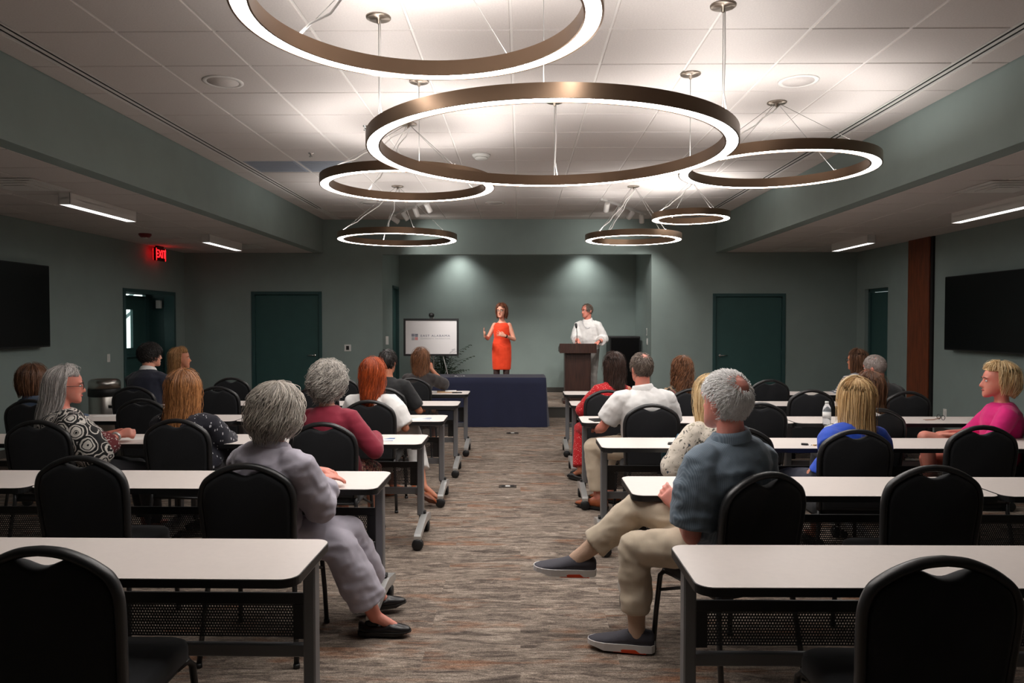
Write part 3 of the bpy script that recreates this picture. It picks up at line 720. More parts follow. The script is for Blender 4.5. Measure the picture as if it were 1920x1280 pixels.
# x, distance of the top of the back, yaw, label
CHAIRS = [
 (-1.37, 2.06, 0, 'empty black banquet chair at the bottom left corner, nearest on the left'),
 (-2.12, 3.48, 0, 'empty black banquet chair left of the woman in the grey suit'),
 (-1.25, 3.30, 0, 'black banquet chair under the grey-haired woman in the grey suit'),
 (-1.273, 4.68, 0, 'black banquet chair behind the woman in the crimson cardigan'),
 (-2.29, 4.83, 0, 'black banquet chair behind the woman with long braids'),
 (-3.17, 4.755, 0, 'black banquet chair behind the woman in black and white rosettes'),
 (-1.256, 6.04, 0, 'black banquet chair behind the red-haired woman in white'),
 (-3.19, 6.2, 0, 'empty black banquet chair left of the woman with braids, one row ahead'),
 (-4.1, 6.06, 0, 'black banquet chair of the brown-bobbed woman by the left edge'),
 (-1.35, 7.2, 0, 'black banquet chair behind the man in the black T-shirt'),
 (-2.05, 7.35, 0, 'black banquet chair mostly hidden behind the curly grey head'),
 (-3.05, 7.42, 0, 'empty black banquet chair with white showing through its hand slot, left of centre'),
 (-3.9, 7.42, 0, 'black banquet chair behind the man in the navy suit'),
 (-1.26, 8.5, 0, 'black banquet chair of the woman with the camera'),
 (-2.1, 8.6, 0, 'black banquet chair between the curly grey head and the red hair, farthest row'),
 (-3.38, 8.68, 0, 'empty black banquet chair in front of the left back door, farthest row'),
 (-4.15, 8.7, 0, 'black banquet chair of the long-haired blonde woman near the exit'),
 (1.16, 2.0, 0, 'empty black banquet chair at the bottom right corner, nearest on the right'),
 (1.055, 3.13, 23, 'black banquet chair turned left under the white-haired man'),
 (1.857, 3.29, 0, 'empty black banquet chair right of the white-haired man'),
 (2.016, 4.4, 0, 'black banquet chair behind the blonde woman in blue'),
 (2.88, 4.58, 0, 'empty black banquet chair in front of the woman in pink'),
 (1.34, 4.5, 0, 'black banquet chair of the blonde woman in the floral blouse'),
 (1.037, 5.77, 0, 'black banquet chair behind the man in the white polo'),
 (1.92, 5.88, 0, 'empty black banquet chair just right of the white-haired head'),
 (2.67, 5.5, 0, 'black banquet chair behind the long brown hair, beside the blue top'),
 (3.82, 5.45, 62, 'black banquet chair turned sideways under the woman in pink'),
 (.83, 6.98, 0, 'black banquet chair behind the woman in the red dress'),
 (1.68, 7.15, 0, 'black banquet chair behind the wavy-haired woman by the right door'),
 (2.79, 7.04, 0, 'empty black banquet chair left of the seated brown-haired women, white slot'),
 (3.62, 6.88, 0, 'black banquet chair in front of the wood pilaster, by the man in black'),
 (2.82, 8.3, 0, 'empty black banquet chair in front of the right back door, farthest row'),
 (4.0, 8.5, 0, 'black banquet chair of the woman in the striped top'),
]
def _clamp(t):
    x, d, yw, lab = t
    if yw == 0:
        for xe, yn in (ROWS_L if x < 0 else ROWS_R):
            if yn - .13 < d < yn + .3: d = yn - .13
    return (x, d, yw, lab)
CHAIRS = [_clamp(t) for t in CHAIRS]
def fdir(yaw): return Vector((-math.sin(R(yaw)), math.cos(R(yaw)), 0))
for i, (x, d, yw, lab) in enumerate(CHAIRS):
    c = proto_c if i == 0 else copy_tree(proto_c); f = fdir(yw)
    c.location = (x + f.x * .27, d + f.y * .27, 0); c.rotation_euler = (0, 0, R(yw)); tag(c, lab, 'chair', 'black banquet chairs')

# ================================================================== STAGE FURNITURE
# navy tablecloth over the front table
def drape():
    b = MB(); hw, hd = .92, .38; H = .75; P = rrect(-hw, -hd, hw, hd, .03, 4)
    # denser outline
    out = []
    for i in range(len(P)):
        a = Vector(P[i]); c = Vector(P[(i + 1) % len(P)]); m = max(1, int((c - a).length / .03))
        for k in range(m): out.append(a + (c - a) * (k / m))
    rings = []
    for zz, fl in ((H - .003, -.012), (H, -.02), (H - .012, 0.0), (H - .1, .006), (H * .6, .018), (H * .3, .03), (.004, .045)):
        rg = []
        for i, q in enumerate(out):
            n = Vector((q.x / hw if abs(abs(q.x) - hw) < .04 else 0, q.y / hd if abs(abs(q.y) - hd) < .04 else 0)); n = n.normalized() if n.length > 0 else Vector((0, 0))
            s = q.x + q.y * 1.7; wv = (math.sin(s * 16) * .5 + math.sin(s * 29 + 1) * .3) * max(0, (H - zz)) * .022
            rg.append(Vector((q.x + n.x * (fl + wv), q.y + n.y * (fl + wv), zz)))
        rings.append(rg)
    b.loft(rings[1:], cap=False)
    b.add([(q.x, q.y, H) for q in rings[1]], [tuple(range(len(out)))])
    return b
o = drape().build('tablecloth', M['navy_cloth'], None, (.39 - .92, 11.08 + .40, 0)); tag(o, 'navy blue cloth draped to the floor over the front table', 'tablecloth')
b = MB(); q = atZ(858, 705, .752); b.tube([(q.x - .12, 11.30, .756), (q.x + .1, 11.30, .756)], .004, 8); b.lathe([(.009, -.012), (.009, .012)], 10, (q.x + .1, 11.30, .759), 'X'); tag(b.build('silver_pointer', M['chrome']), 'thin silver rod lying on the navy tablecloth', 'rod')
# lectern
lc = empty('lectern', (1.0, 12.95, STG))
b = MB(); b.box((-.26, -.2, 0), (.26, .22, .06), .008); b.build('base', M['wood_dark'], lc)
b = MB(); b.box((-.225, -.17, .06), (.225, .19, .90), .006); b.box((-.205, -.176, .1), (.205, -.17, .86), .002); b.build('column', M['wood_dark'], lc)
b = MB(); pts = [(-.32 + .64 * k / 12, -.235 - .03 * math.sin(PI * k / 12)) for k in range(13)]; pts += [(.32, -.18), (-.32, -.18)]; b.prism(pts, .885, 1.05); b.build('fascia', M['wood_dark'], lc)
b = MB(); b.prism([(-.19, .90), (.24, .90), (.24, .97), (-.19, 1.045)], -.32, .32, 'X'); b.build('reading_top', M['wood_dark'], lc)
tag(lc, 'dark walnut lectern on the stage with a wide bowed top', 'lectern')
mc = empty('microphone', (.985, 12.95 - .14, STG + 1.036))
b = MB(); b.lathe([(.035, 0), (.035, .012), (.012, .02), (.012, .03)], 16); b.build('base', M['black'], mc)
b = MB(); b.tube([(0, 0, .02), (0, .0, .2), (-.008, .03, .30)], .006, 8); b.build('gooseneck', M['black'], mc)
b = MB(); b.tube([(-.008, .03, .28), (-.01, .035, .31), (-.014, .045, .35), (-.016, .05, .365)], [.012, .021, .023, .012], 12); b.build('windscreen', M['black'], mc)
tag(mc, 'black gooseneck microphone standing on the lectern', 'microphone')
# easel and framed board
BY = 13.0; p0 = atY(757, 667, BY); p1 = atY(860, 597, BY); bx, bz = (p0.x + p1.x) / 2, (p0.z + p1.z) / 2; hw, hh = (p1.x - p0.x) / 2, (p1.z - p0.z) / 2
bd = empty('display_board', (bx, BY, p0.z))
fw = .035
b = MB(); b.box((-hw, -.015, 0), (hw, .015, fw), .003); b.box((-hw, -.015, 2 * hh - fw), (hw, .015, 2 * hh), .003); b.box((-hw, -.015, fw), (-hw + fw, .015, 2 * hh - fw), .003); b.box((hw - fw, -.015, fw), (hw, .015, 2 * hh - fw), .003); b.build('frame', M['black'], bd)
b = MB(); b.box((-hw + fw, -.004, fw), (hw - fw, .006, 2 * hh - fw)); b.build('panel', mat('board_white', rgb(226, 222, 222), .35), bd)
M['ink_navy'] = mat('ink_navy', rgb(70, 76, 100), .6); M['ink_grey'] = mat('ink_grey', rgb(150, 150, 155), .6); M['ink_red'] = mat('ink_red', rgb(206, 78, 74), .6)
def onb(u, v): q = atY(u, v, BY); return (q.x - bx, -.0045, q.z - p0.z)
a = onb(788.4, 629.5); t = text_obj('lettering', 'EAST ALABAMA', .052, M['ink_navy'], bd, a, (PI / 2, 0, 0), 'LEFT', .0005, 1.0, 1.2)
tw = max(v.co.x for v in t.data.vertices); t.scale.x = (onb(843.8, 629)[0] - a[0]) / tw
a = onb(788.4, 634.8); t = text_obj('lettering', 'COMMUNITY FOUNDATION', .028, M['ink_grey'], bd, a, (PI / 2, 0, 0), 'LEFT', .0005, 1.0, 1.2)
tw = max(v.co.x for v in t.data.vertices); t.scale.x = (onb(843.8, 629)[0] - a[0]) / tw
l0 = onb(771.9, 637.4); l1 = onb(784, 625); lw = (l1[0] - l0[0]); lh = l1[2] - l0[2]
def stripes(i, j, m, vert):
    b = MB(); s = lw * .46; ox = l0[0] + i * lw * .52; oz = l0[2] + j * lh * .52
    for k in range(4):
        if vert: b.box((ox + k * s / 4, -.0052, oz), (ox + k * s / 4 + s / 6, -.004, oz + s))
        else: b.box((ox, -.0052, oz + k * s / 4), (ox + s, -.004, oz + k * s / 4 + s / 6))
    b.build('emblem', m, bd)
stripes(0, 1, M['ink_navy'], True); stripes(1, 1, M['ink_navy'], False); stripes(0, 0, M['ink_grey'], False); stripes(1, 0, M['ink_red'], True)
b = MB()
for k, (u, v) in enumerate(((851, 657), (847, 659), (853, 660), (846, 661), (850, 655))):
    q = onb(u, v); b.tube([(q[0] - .03, -.005, q[2] - .01), (q[0], -.005, q[2] + .006), (q[0] + .03, -.005, q[2] + .012)], .0025, 5)
b.build('printed_flourish', M['ink_grey'], bd)
tag(bd, 'black-framed white display board with striped square emblem and lettering, on the easel', 'sign')
es = empty('easel', (bx, BY + .05, STG)); top = atY(809, 590, BY).z - STG
b = MB(); b.lathe([(.045, top - .03), (.05, top - .01), (.045, top + .02), (.02, top + .035), (0, top + .036)], 16); b.build('head', M['black'], es)
for (x, y) in ((-.36, -.06), (.42, -.06), (.0, .5)):
    b = MB(); b.tube([(x * .04, y * .04 + .02, top), (x, y, 0)], .011, 8); lg = b.build('leg', M['silver'], es)
    b = MB(); b.lathe([(.016, 0), (.018, .03), (.012, .04)], 10, (x, y, 0)); b.build('rubber_foot', M['black'], lg)
zt = p0.z - STG
for s in (-.27, .29):
    b = MB(); b.box((s - .02, -.075, zt - .04), (s + .02, .0, zt - .004), .004); b.build('board_support', M['black'], es)
tag(es, 'silver tripod easel with black head holding the display board', 'easel')
# plant behind the board
pt = empty('potted_plant', (bx + .12, 13.85, STG)); M['leaf'] = mat('leaf_dark', rgb(44, 66, 48), .5, var=.3, nscale=9)
b = MB(); b.lathe([(.13, 0), (.17, .3), (.18, .32), (.16, .32), (.15, .28), (0, .28)], 22); b.build('pot', mat('pot_charcoal', rgb(50, 50, 52), .6), pt)
st = MB(); lv = MB(); rnd = random.Random(3)
for k in range(26):
    a = rnd.uniform(0, 2 * PI); e = rnd.uniform(.25, .62); H = rnd.uniform(.5, 1.0) if k > 8 else rnd.uniform(1.1, 1.5)
    if k <= 8: e *= .4
    tip = Vector((e * math.cos(a), e * math.sin(a) * .6, H)); mid = Vector((tip.x * .35, tip.y * .35, .28 + (H - .28) * .75)); ps = [Vector((0, 0, .27)), mid, tip]
    st.tube(ps, [.006, .005, .002], 5)
    for q in range(9):
        t = .3 + .7 * q / 8; c = ps[0] * (1 - t) ** 2 + mid * 2 * t * (1 - t) + tip * t * t
        for s in (-1, 1):
            dr = Vector((math.cos(a + s * 1.2), math.sin(a + s * 1.2), .15)).normalized(); ln = .11 * (1.1 - .5 * t); w = Vector((-dr.y, dr.x, 0)) * .016
            lv.add([c, c + dr * ln * .5 + w, c + dr * ln + Vector((0, 0, -.03)), c + dr * ln * .5 - w], [(0, 1, 2, 3)])
st.build('stem', M['leaf'], pt); lo = lv.build('foliage', M['leaf'], pt, fix=False); lo['kind'] = 'stuff'
tag(pt, 'leafy green potted plant half hidden behind the display board', 'plant')
# black equipment rack
rk = empty('equipment_rack', (2.0, 14.35, STG))
b = MB(); b.box((-.29, -.3, .02), (.29, .3, 1.15), .01); b.build('cabinet', M['black'], rk)
b = MB(); b.box((-.27, -.307, .05), (.27, -.298, 1.12), .003); dr = b.build('door', M['black_gloss'], rk)
b = MB(); b.box((-.25, -.315, .55), (-.235, -.305, .68), .002); b.build('handle', M['grey_metal'], dr)
for x in (-.24, .24):
    for y in (-.25, .25):
        b = MB(); b.lathe([(.025, 0), (.025, .022)], 10, (x, y, 0)); b.build('foot', M['black'], rk)
tag(rk, 'black equipment rack cabinet in the right corner of the alcove', 'cabinet')
# stainless bin by the left wall
tc = empty('trash_can', (-5.56, 9.72, 0))
b = MB(); b.lathe([(.185, .02), (.19, .03), (.19, .60), (.185, .61)], 36); b.build('body', M['steel'], tc)
b = MB(); b.lathe([(.195, 0), (.195, .03), (.185, .035)], 36); b.build('base_ring', M['black'], tc)
b = MB(); b.lathe([(.188, .60), (.198, .61), (.198, .70), (.19, .71)], 36); b.build('rim', M['black'], tc)
b = MB(); b.lathe([(.194, .70), (.196, .78), (.185, .81), (.15, .83), (.12, .828), (.115, .80), (0, .80)], 36); b.build('lid', M['steel'], tc)
tag(tc, 'round brushed steel bin with black rim by the left wall', 'trash can')
# floor boxes
for (u, v, t) in ((952, 912, 'nearer'), (961, 812, 'farther')):
    q = atZ(u, v, 0); p = empty('floor_box', (q.x, q.y, 0))
    b = MB(); b.box((-.085, -.06, 0), (.085, .06, .005), .002); b.build('frame', mat('floor_box_bronze', rgb(78, 70, 62), .45, .5), p)
    b = MB(); b.box((-.06, -.035, .005), (-.03, .035, .008)); b.box((.03, -.035, .005), (.06, .035, .008)); b.build('lid', M['black'], p)
    b = MB(); b.box((-.022, -.02, .005), (.022, .02, .0085), .001); b.build('socket', M['white_plastic'], p)
    tag(p, 'bronze electrical floor box in the aisle, the %s one' % t, 'floor outlet')

# ================================================================== THINGS ON THE TABLES
M['print_blue'] = mat('print_blue', rgb(40, 96, 150), .6); M['print_green'] = mat('print_green', rgb(60, 140, 110), .6); M['print_orange'] = mat('print_orange', rgb(214, 110, 60), .6)
def flyer(u, v, label, rz=0.0, w=.216, h=.14, prints=True):
    q = atZ(u, v, TH); p = empty('flyer', (q.x, q.y, TH), rz)
    b = MB(); b.box((-w / 2, -h / 2, 0), (w / 2, h / 2, .0016)); b.build('sheet', M['paper'], p)
    if prints:
        for (poly, m) in (([(w * .1, h * .15), (w * .48, h * .15), (w * .48, h * .47), (w * .3, h * .47)], 'print_blue'), ([(-w * .48, h * .2), (-w * .1, h * .47), (-w * .48, h * .47)], 'print_green'), ([(-w * .48, -h * .47), (-w * .36, -h * .47), (-w * .48, h * .05)], 'print_orange'), ([(w * .1, -h * .47), (w * .48, -h * .47), (w * .48, -h * .3)], 'print_blue')):
            c = MB(); c.prism(poly, .0016, .0022); c.build('printed_patch', M[m], p)
    tag(p, label, 'flyer', 'flyers on the tables')
flyer(712, 824, 'printed flyer on the table beside the crimson cardigan', .02)
flyer(786, 785.5, 'printed flyer on the table beside the red-haired woman', .02)
flyer(1144, 786.5, 'printed flyer beside the dark phone near the white polo', .05, .2, .14)
flyer(775, 756, 'printed flyer on the table by the man in the black T-shirt', .1, .14, .12)
flyer(203, 779, 'plain white sheet on the table in front of the steel bin', .2, .216, .15, False)
flyer(258, 822, 'white sheet by the hands of the woman in rosettes', .2, .22, .16, False)
flyer(527, 823, 'white sheet half hidden behind the grey-haired woman', .5, .22, .16, False)
def phone(u, v, rz, label, w=.075, l=.15):
    q = atZ(u, v, TH); p = empty('phone', (q.x, q.y, TH), rz)
    b = MB(); b.prism(rrect(-w / 2, -l / 2, w / 2, l / 2, .01, 4), 0, .009); b.build('case', M['black'], p)
    b = MB(); b.prism(rrect(-w / 2 + .004, -l / 2 + .004, w / 2 - .004, l / 2 - .004, .007, 4), .009, .0098); b.build('screen', M['black_gloss'], p)
    tag(p, label, 'phone')
phone(1121, 788, .25, 'dark phone lying on the table left of the white polo', .12, .16)
phone(1273, 833, 1.3, 'dark phone on the table by the floral sleeve')
phone(742, 783, 1.2, 'dark phone by the arm of the red-haired woman')
q = atZ(838, 735, TH); nb = empty('notebook', (q.x, q.y, TH), .1)
b = MB(); b.box((-.12, -.09, 0), (.12, .09, .012), .002); b.build('cover', M['brown_kraft'], nb)
b = MB(); b.box((-.02, -.085, .012), (.115, .085, .016)); b.build('pages', M['paper'], nb)
tag(nb, 'open tan notebook on the farthest left table beside the photographer', 'notebook')
b = MB(); q = atZ(857, 737, TH); b.tube([(-.06, 0, .008), (.05, .01, .008), (.06, .011, .008)], [.007, .007, .003], 8); tag(b.build('marker', M['black'], None, (q.x, q.y, TH)), 'black marker lying beside the tan notebook', 'pen')
# keys
q = atZ(1524, 835, TH); ky = empty('key_ring', (q.x, q.y, TH), -.3)
b = MB(); b.prism(rrect(-.075, -.012, -.03, .018, .01, 4), 0, .012); b.build('fob', M['black'], ky)
b = MB(); b.tube([(.012 * math.cos(2 * PI * k / 12) - .018, .012 * math.sin(2 * PI * k / 12), .003) for k in range(12)], .0016, 6, closed=True); b.build('ring', M['chrome'], ky)
for k, a in enumerate((-.2, .15)):
    b = MB(); c, s = math.cos(a), math.sin(a); b.lathe([(.011, .001 + k * .003), (.011, .0035 + k * .003)], 12, (-.0 + .01 * c, .01 * s, 0)); b.box((.01, s * .02 - .003 + k * .006, .001 + k * .003), (.058, s * .02 + .003 + k * .006, .0035 + k * .003)); b.build('key', mat('key_brass', rgb(196, 160, 110), .35, .8), ky)
tag(ky, 'bunch of keys with black fob on the table left of the blue top', 'keys')
# water bottle
q = atZ(1550, 797, TH); bt_ = empty('water_bottle', (q.x, q.y, TH))
wm, nt, pb = new_mat('clear_plastic'); pb.inputs['Base Color'].default_value = (.9, .95, 1, 1); pb.inputs['Roughness'].default_value = .08; pb.inputs['Transmission Weight'].default_value = .85; pb.inputs['IOR'].default_value = 1.2
b = MB(); b.lathe([(.028, 0), (.032, .01), (.031, .04), (.033, .05), (.031, .09), (.033, .12), (.03, .145), (.016, .175), (.013, .18)], 20); b.build('bottle', wm, bt_)
b = MB(); b.lathe([(.0335, .06), (.0335, .11)], 20); b.build('label_band', M['paper'], bt_)
b = MB(); b.lathe([(.015, .178), (.015, .198), (0, .199)], 16); b.build('cap', M['white_plastic'], bt_)
tag(bt_, 'clear plastic water bottle left of the blonde woman in blue', 'bottle')
# folded eyeglasses on the right table
q = atZ(1762, 788, TH); gl = empty('eyeglasses', (q.x, q.y, TH), .1); gm2 = mat('tortoise', rgb(150, 92, 50), .3)
b = MB(); b.tube([(-.14, -.01, .006), (-.05, .0, .006), (.02, .012, .02)], .002, 6); b.tube([(-.13, .03, .006), (-.04, .03, .006), (.02, .03, .02)], .002, 6); b.build('temple_arm', gm2, gl)
b = MB()
for yy in (-.012, .045): b.tube([(.022, yy + .024 * math.cos(2 * PI * k / 14), .026 + .02 * math.sin(2 * PI * k / 14)) for k in range(14)], .0025, 6, closed=True)
b.build('rim', M['black'], gl); tag(gl, 'folded eyeglasses on the right table in front of the woman in pink', 'glasses')
# ================================================================== PEOPLE: BUILDING BLOCKS
def V(*a): return np.array(a, dtype=float)
def nrm(v):
    n = np.linalg.norm(v); return v / n if n > 1e-9 else v
class PC:
    """closed pieces that are fused into one continuous surface"""
    def __init__(s): s.v = []; s.f = []; s.n = 0
    def rings(s, rs):
        rs = [np.asarray(r_) for r_ in rs]; n = len(rs[0]); o = s.n
        s.v.extend(rs); s.n += n * len(rs)
        for i in range(len(rs) - 1):
            for k in range(n):
                s.f.append((o + i * n + k, o + i * n + (k + 1) % n, o + (i + 1) * n + (k + 1) % n, o + (i + 1) * n + k))
        s.f.append(tuple(o + k for k in range(n))[::-1]); s.f.append(tuple(o + (len(rs) - 1) * n + k for k in range(n)))
    def limb(s, pts, rads, n=12, d0=True, d1=True):
        pts = [np.asarray(p, float) for p in pts]; prev = None; R_ = []
        m = len(pts); fr = []
        for i in range(m):
            t = nrm(pts[min(i + 1, m - 1)] - pts[max(i - 1, 0)])
            if prev is None:
                u = V(0, 0, 1) if abs(t[2]) < .9 else V(1, 0, 0); e1 = nrm(np.cross(t, u))
            else: e1 = nrm(prev - t * np.dot(prev, t))
            prev = e1; fr.append((t, e1, np.cross(t, e1)))
        an = np.linspace(0, 2 * PI, n, endpoint=False); ca, sa = np.cos(an)[:, None], np.sin(an)[:, None]
        def rg(c, r_, F_): return c + (ca * F_[1] + sa * F_[2]) * r_
        if d0:
            t = fr[0][0]; r_ = rads[0]
            for a in (.97, .80, .45): R_.append(rg(pts[0] - t * r_ * a, r_ * math.sqrt(max(0, 1 - a * a)), fr[0]))
        for i in range(m): R_.append(rg(pts[i], rads[i], fr[i]))
        if d1:
            t = fr[-1][0]; r_ = rads[-1]
            for a in (.45, .80, .97): R_.append(rg(pts[-1] + t * r_ * a, r_ * math.sqrt(max(0, 1 - a * a)), fr[-1]))
        s.rings(R_)
    def stack(s, lv, n=20, p=2.0):
        """lv: (centre, side axis, fwd axis, a, b)"""
        an = np.linspace(0, 2 * PI, n, endpoint=False); c, q = np.cos(an), np.sin(an)
        c = np.sign(c) * np.abs(c) ** (2 / p); q = np.sign(q) * np.abs(q) ** (2 / p)
        s.rings([np.asarray(L[0]) + c[:, None] * np.asarray(L[1]) * L[3] + q[:, None] * np.asarray(L[2]) * L[4] for L in lv])
    def ell(s, c, ax, r, n=12, m=8):
        lv = []
        for i in range(1, m):
            th = PI * i / m; lv.append((np.asarray(c) - ax[2] * r[2] * math.cos(th), ax[0], ax[1], r[0] * math.sin(th), r[1] * math.sin(th)))
        s.stack(lv, n)
    def fuse(s, name, m, base, voxel=.01, smooth=4, wrinkle=0.0, wscale=9.0, wseed=0.0, ratio=1.0):
        me = bpy.data.meshes.new(name); me.from_pydata([tuple(p) for p in np.vstack(s.v)], [], s.f); me.update()
        bm = bmesh.new(); bm.from_mesh(me); bmesh.ops.recalc_face_normals(bm, faces=bm.faces[:]); bm.to_mesh(me); bm.free()
        o = bpy.data.objects.new('tmp', me); COL.objects.link(o)
        md = o.modifiers.new('r', 'REMESH'); md.mode = 'VOXEL'; md.voxel_size = voxel; md.use_smooth_shade = True
        if smooth:
            sm = o.modifiers.new('s', 'SMOOTH'); sm.factor = .5; sm.iterations = smooth
        if ratio < 1:
            dc = o.modifiers.new('d', 'DECIMATE'); dc.ratio = ratio
        bpy.context.view_layer.update()
        dg = bpy.context.evaluated_depsgraph_get(); out = bpy.data.meshes.new_from_object(o.evaluated_get(dg))
        bpy.data.objects.remove(o); bpy.data.meshes.remove(me)
        n = len(out.vertices); co = np.empty(n * 3); out.vertices.foreach_get('co', co); co = co.reshape(-1, 3)
        if wrinkle:
            no = np.empty(n * 3); out.vertices.foreach_get('normal', no); no = no.reshape(-1, 3); w = np.empty(n)
            for i in range(n):
                x, y, z = co[i]; w[i] = .7 * mnoise.noise((x * wscale + wseed, y * wscale, z * wscale * 1.6)) - 1.3 * abs(mnoise.noise((x * wscale * 1.1 + 5, y * wscale * 1.1 + wseed, z * wscale * 2.0))) + .35 * mnoise.noise((x * wscale * 3, y * wscale * 3 + wseed, z * wscale * 3.4)) + .35
            co = co + no * (w * wrinkle)[:, None]
        out.vertices.foreach_set('co', (co - np.asarray(base)).ravel()); out.update()
        out.name = name; out.materials.clear(); out.materials.append(m)
        out.polygons.foreach_set('use_smooth', [True] * len(out.polygons))
        return out

def skin_mat(name, c, red=.08):
    m, nt, b = new_mat(name); L = nt.links.new
    v = coords(nt); n = N(nt, 'ShaderNodeTexNoise'); n.inputs['Scale'].default_value = 18; n.inputs['Detail'].default_value = 4; L(v, n.inputs['Vector'])
    r_ = ramp(nt, [(.35, c), (.65, (min(1, c[0] * 1.06), c[1] * .86, c[2] * .82, 1))]); L(n.outputs['Fac'], r_.inputs['Fac']); L(r_.outputs['Color'], b.inputs['Base Color'])
    b.inputs['Roughness'].default_value = .5; b.inputs['Subsurface Weight'].default_value = .12; b.inputs['Subsurface Radius'].default_value = (.012, .005, .003); b.inputs['Subsurface Scale'].default_value = 1.0
    return m
SK = {'fair': skin_mat('skin_fair', rgb(216, 160, 136)), 'pink': skin_mat('skin_pink', rgb(214, 142, 124)), 'tan': skin_mat('skin_tan', rgb(196, 134, 104)), 'brown': skin_mat('skin_brown', rgb(140, 92, 66)), 'rosy': skin_mat('skin_rosy', rgb(232, 164, 150))}
def hair_mat(name, c1, c2, rough=.42):
    m, nt, b = new_mat(name); L = nt.links.new
    at = N(nt, 'ShaderNodeAttribute'); at.attribute_name = 'tint'
    r_ = ramp(nt, [(0, c1), (1, c2)]); L(at.outputs['Fac'], r_.inputs['Fac']); L(r_.outputs['Color'], b.inputs['Base Color'])
    b.inputs['Roughness'].default_value = rough; b.inputs['Specular IOR Level'].default_value = .5
    v = coords(nt, 'Object', (1, 1, .12)); n = N(nt, 'ShaderNodeTexNoise'); n.inputs['Scale'].default_value = 160; L(v, n.inputs['Vector'])
    bp = N(nt, 'ShaderNodeBump'); bp.inputs['Strength'].default_value = .5; bp.inputs['Distance'].default_value = .003; L(n.outputs['Fac'], bp.inputs['Height']); L(bp.outputs['Normal'], b.inputs['Normal'])
    return m
HM = {
 'grey': hair_mat('hair_grey', rgb(92, 84, 76), rgb(228, 218, 206)), 'curlgrey': hair_mat('hair_salt_pepper', rgb(64, 54, 48), rgb(232, 224, 214)),
 'white': hair_mat('hair_white', rgb(226, 222, 220), rgb(252, 250, 248)), 'silver': hair_mat('hair_silver', rgb(150, 144, 140), rgb(236, 230, 226)),
 'red': hair_mat('hair_red', rgb(120, 44, 16), rgb(204, 92, 38)), 'black': hair_mat('hair_black', rgb(24, 20, 19), rgb(52, 44, 40)),
 'dark': hair_mat('hair_darkbrown', rgb(38, 26, 22), rgb(74, 50, 40)), 'brown': hair_mat('hair_brown', rgb(72, 46, 32), rgb(132, 90, 62)),
 'auburn': hair_mat('hair_auburn', rgb(86, 44, 28), rgb(140, 82, 52)), 'chest': hair_mat('hair_chestnut', rgb(80, 50, 34), rgb(160, 108, 72)),
 'braid': hair_mat('hair_honey_braids', rgb(104, 64, 34), rgb(190, 130, 78)), 'blonde': hair_mat('hair_blonde', rgb(206, 164, 108), rgb(248, 224, 178)),
 'dkblonde': hair_mat('hair_dark_blonde', rgb(138, 96, 58), rgb(212, 164, 108)), 'ash': hair_mat('hair_ash_blonde', rgb(172, 128, 76), rgb(236, 202, 148)),
 'greybrown': hair_mat('hair_grey_brown', rgb(70, 56, 48), rgb(134, 120, 108)), 'buzz': hair_mat('hair_cropped_grey', rgb(120, 108, 102), rgb(178, 166, 160)),
}
def ss(a, b, x):
    t = np.clip((x - a) / (b - a), 0, 1); return t * t * (3 - 2 * t)
def tubes(paths, rad, n=3):
    """paths (S,M,3), rad (S,M) -> verts, quads, strand id"""
    S, Mn, _ = paths.shape
    tg = np.gradient(paths, axis=1); tg /= np.linalg.norm(tg, axis=2, keepdims=True) + 1e-9
    ref = np.where(np.abs(tg[:, :, 2:3]) < .9, np.array([0, 0, 1.0]), np.array([1.0, 0, 0]))
    e1 = np.cross(tg, ref); e1 /= np.linalg.norm(e1, axis=2, keepdims=True) + 1e-9; e2 = np.cross(tg, e1)
    vs = []
    for k in range(n):
        a = 2 * PI * k / n; vs.append(paths + (e1 * math.cos(a) + e2 * math.sin(a)) * rad[:, :, None])
    vs = np.stack(vs, axis=2).reshape(-1, 3)
    s_ = np.arange(S)[:, None, None] * Mn * n; i_ = np.arange(Mn - 1)[None, :, None] * n; k_ = np.arange(n)[None, None, :]; k2 = (k_ + 1) % n
    q = np.stack([s_ + i_ + k_, s_ + i_ + k2, s_ + i_ + n + k2, s_ + i_ + n + k_], axis=-1).reshape(-1, 4)
    return vs, q, np.repeat(np.arange(S), Mn * n)
def raw_mesh(name, vs, quads, tint, m):
    me = bpy.data.meshes.new(name); nv, nf = len(vs), len(quads)
    me.vertices.add(nv); me.vertices.foreach_set('co', np.asarray(vs, np.float32).ravel())
    me.loops.add(nf * 4); me.loops.foreach_set('vertex_index', np.asarray(quads, np.int32).ravel())
    me.polygons.add(nf); me.polygons.foreach_set('loop_start', np.arange(0, nf * 4, 4, dtype=np.int32)); me.polygons.foreach_set('loop_total', np.full(nf, 4, np.int32))
    me.polygons.foreach_set('use_smooth', np.ones(nf, bool))
    at = me.attributes.new('tint', 'FLOAT', 'POINT'); at.data.foreach_set('value', np.asarray(tint, np.float32))
    me.materials.append(m); me.update(calc_edges=True); me.validate(); return me

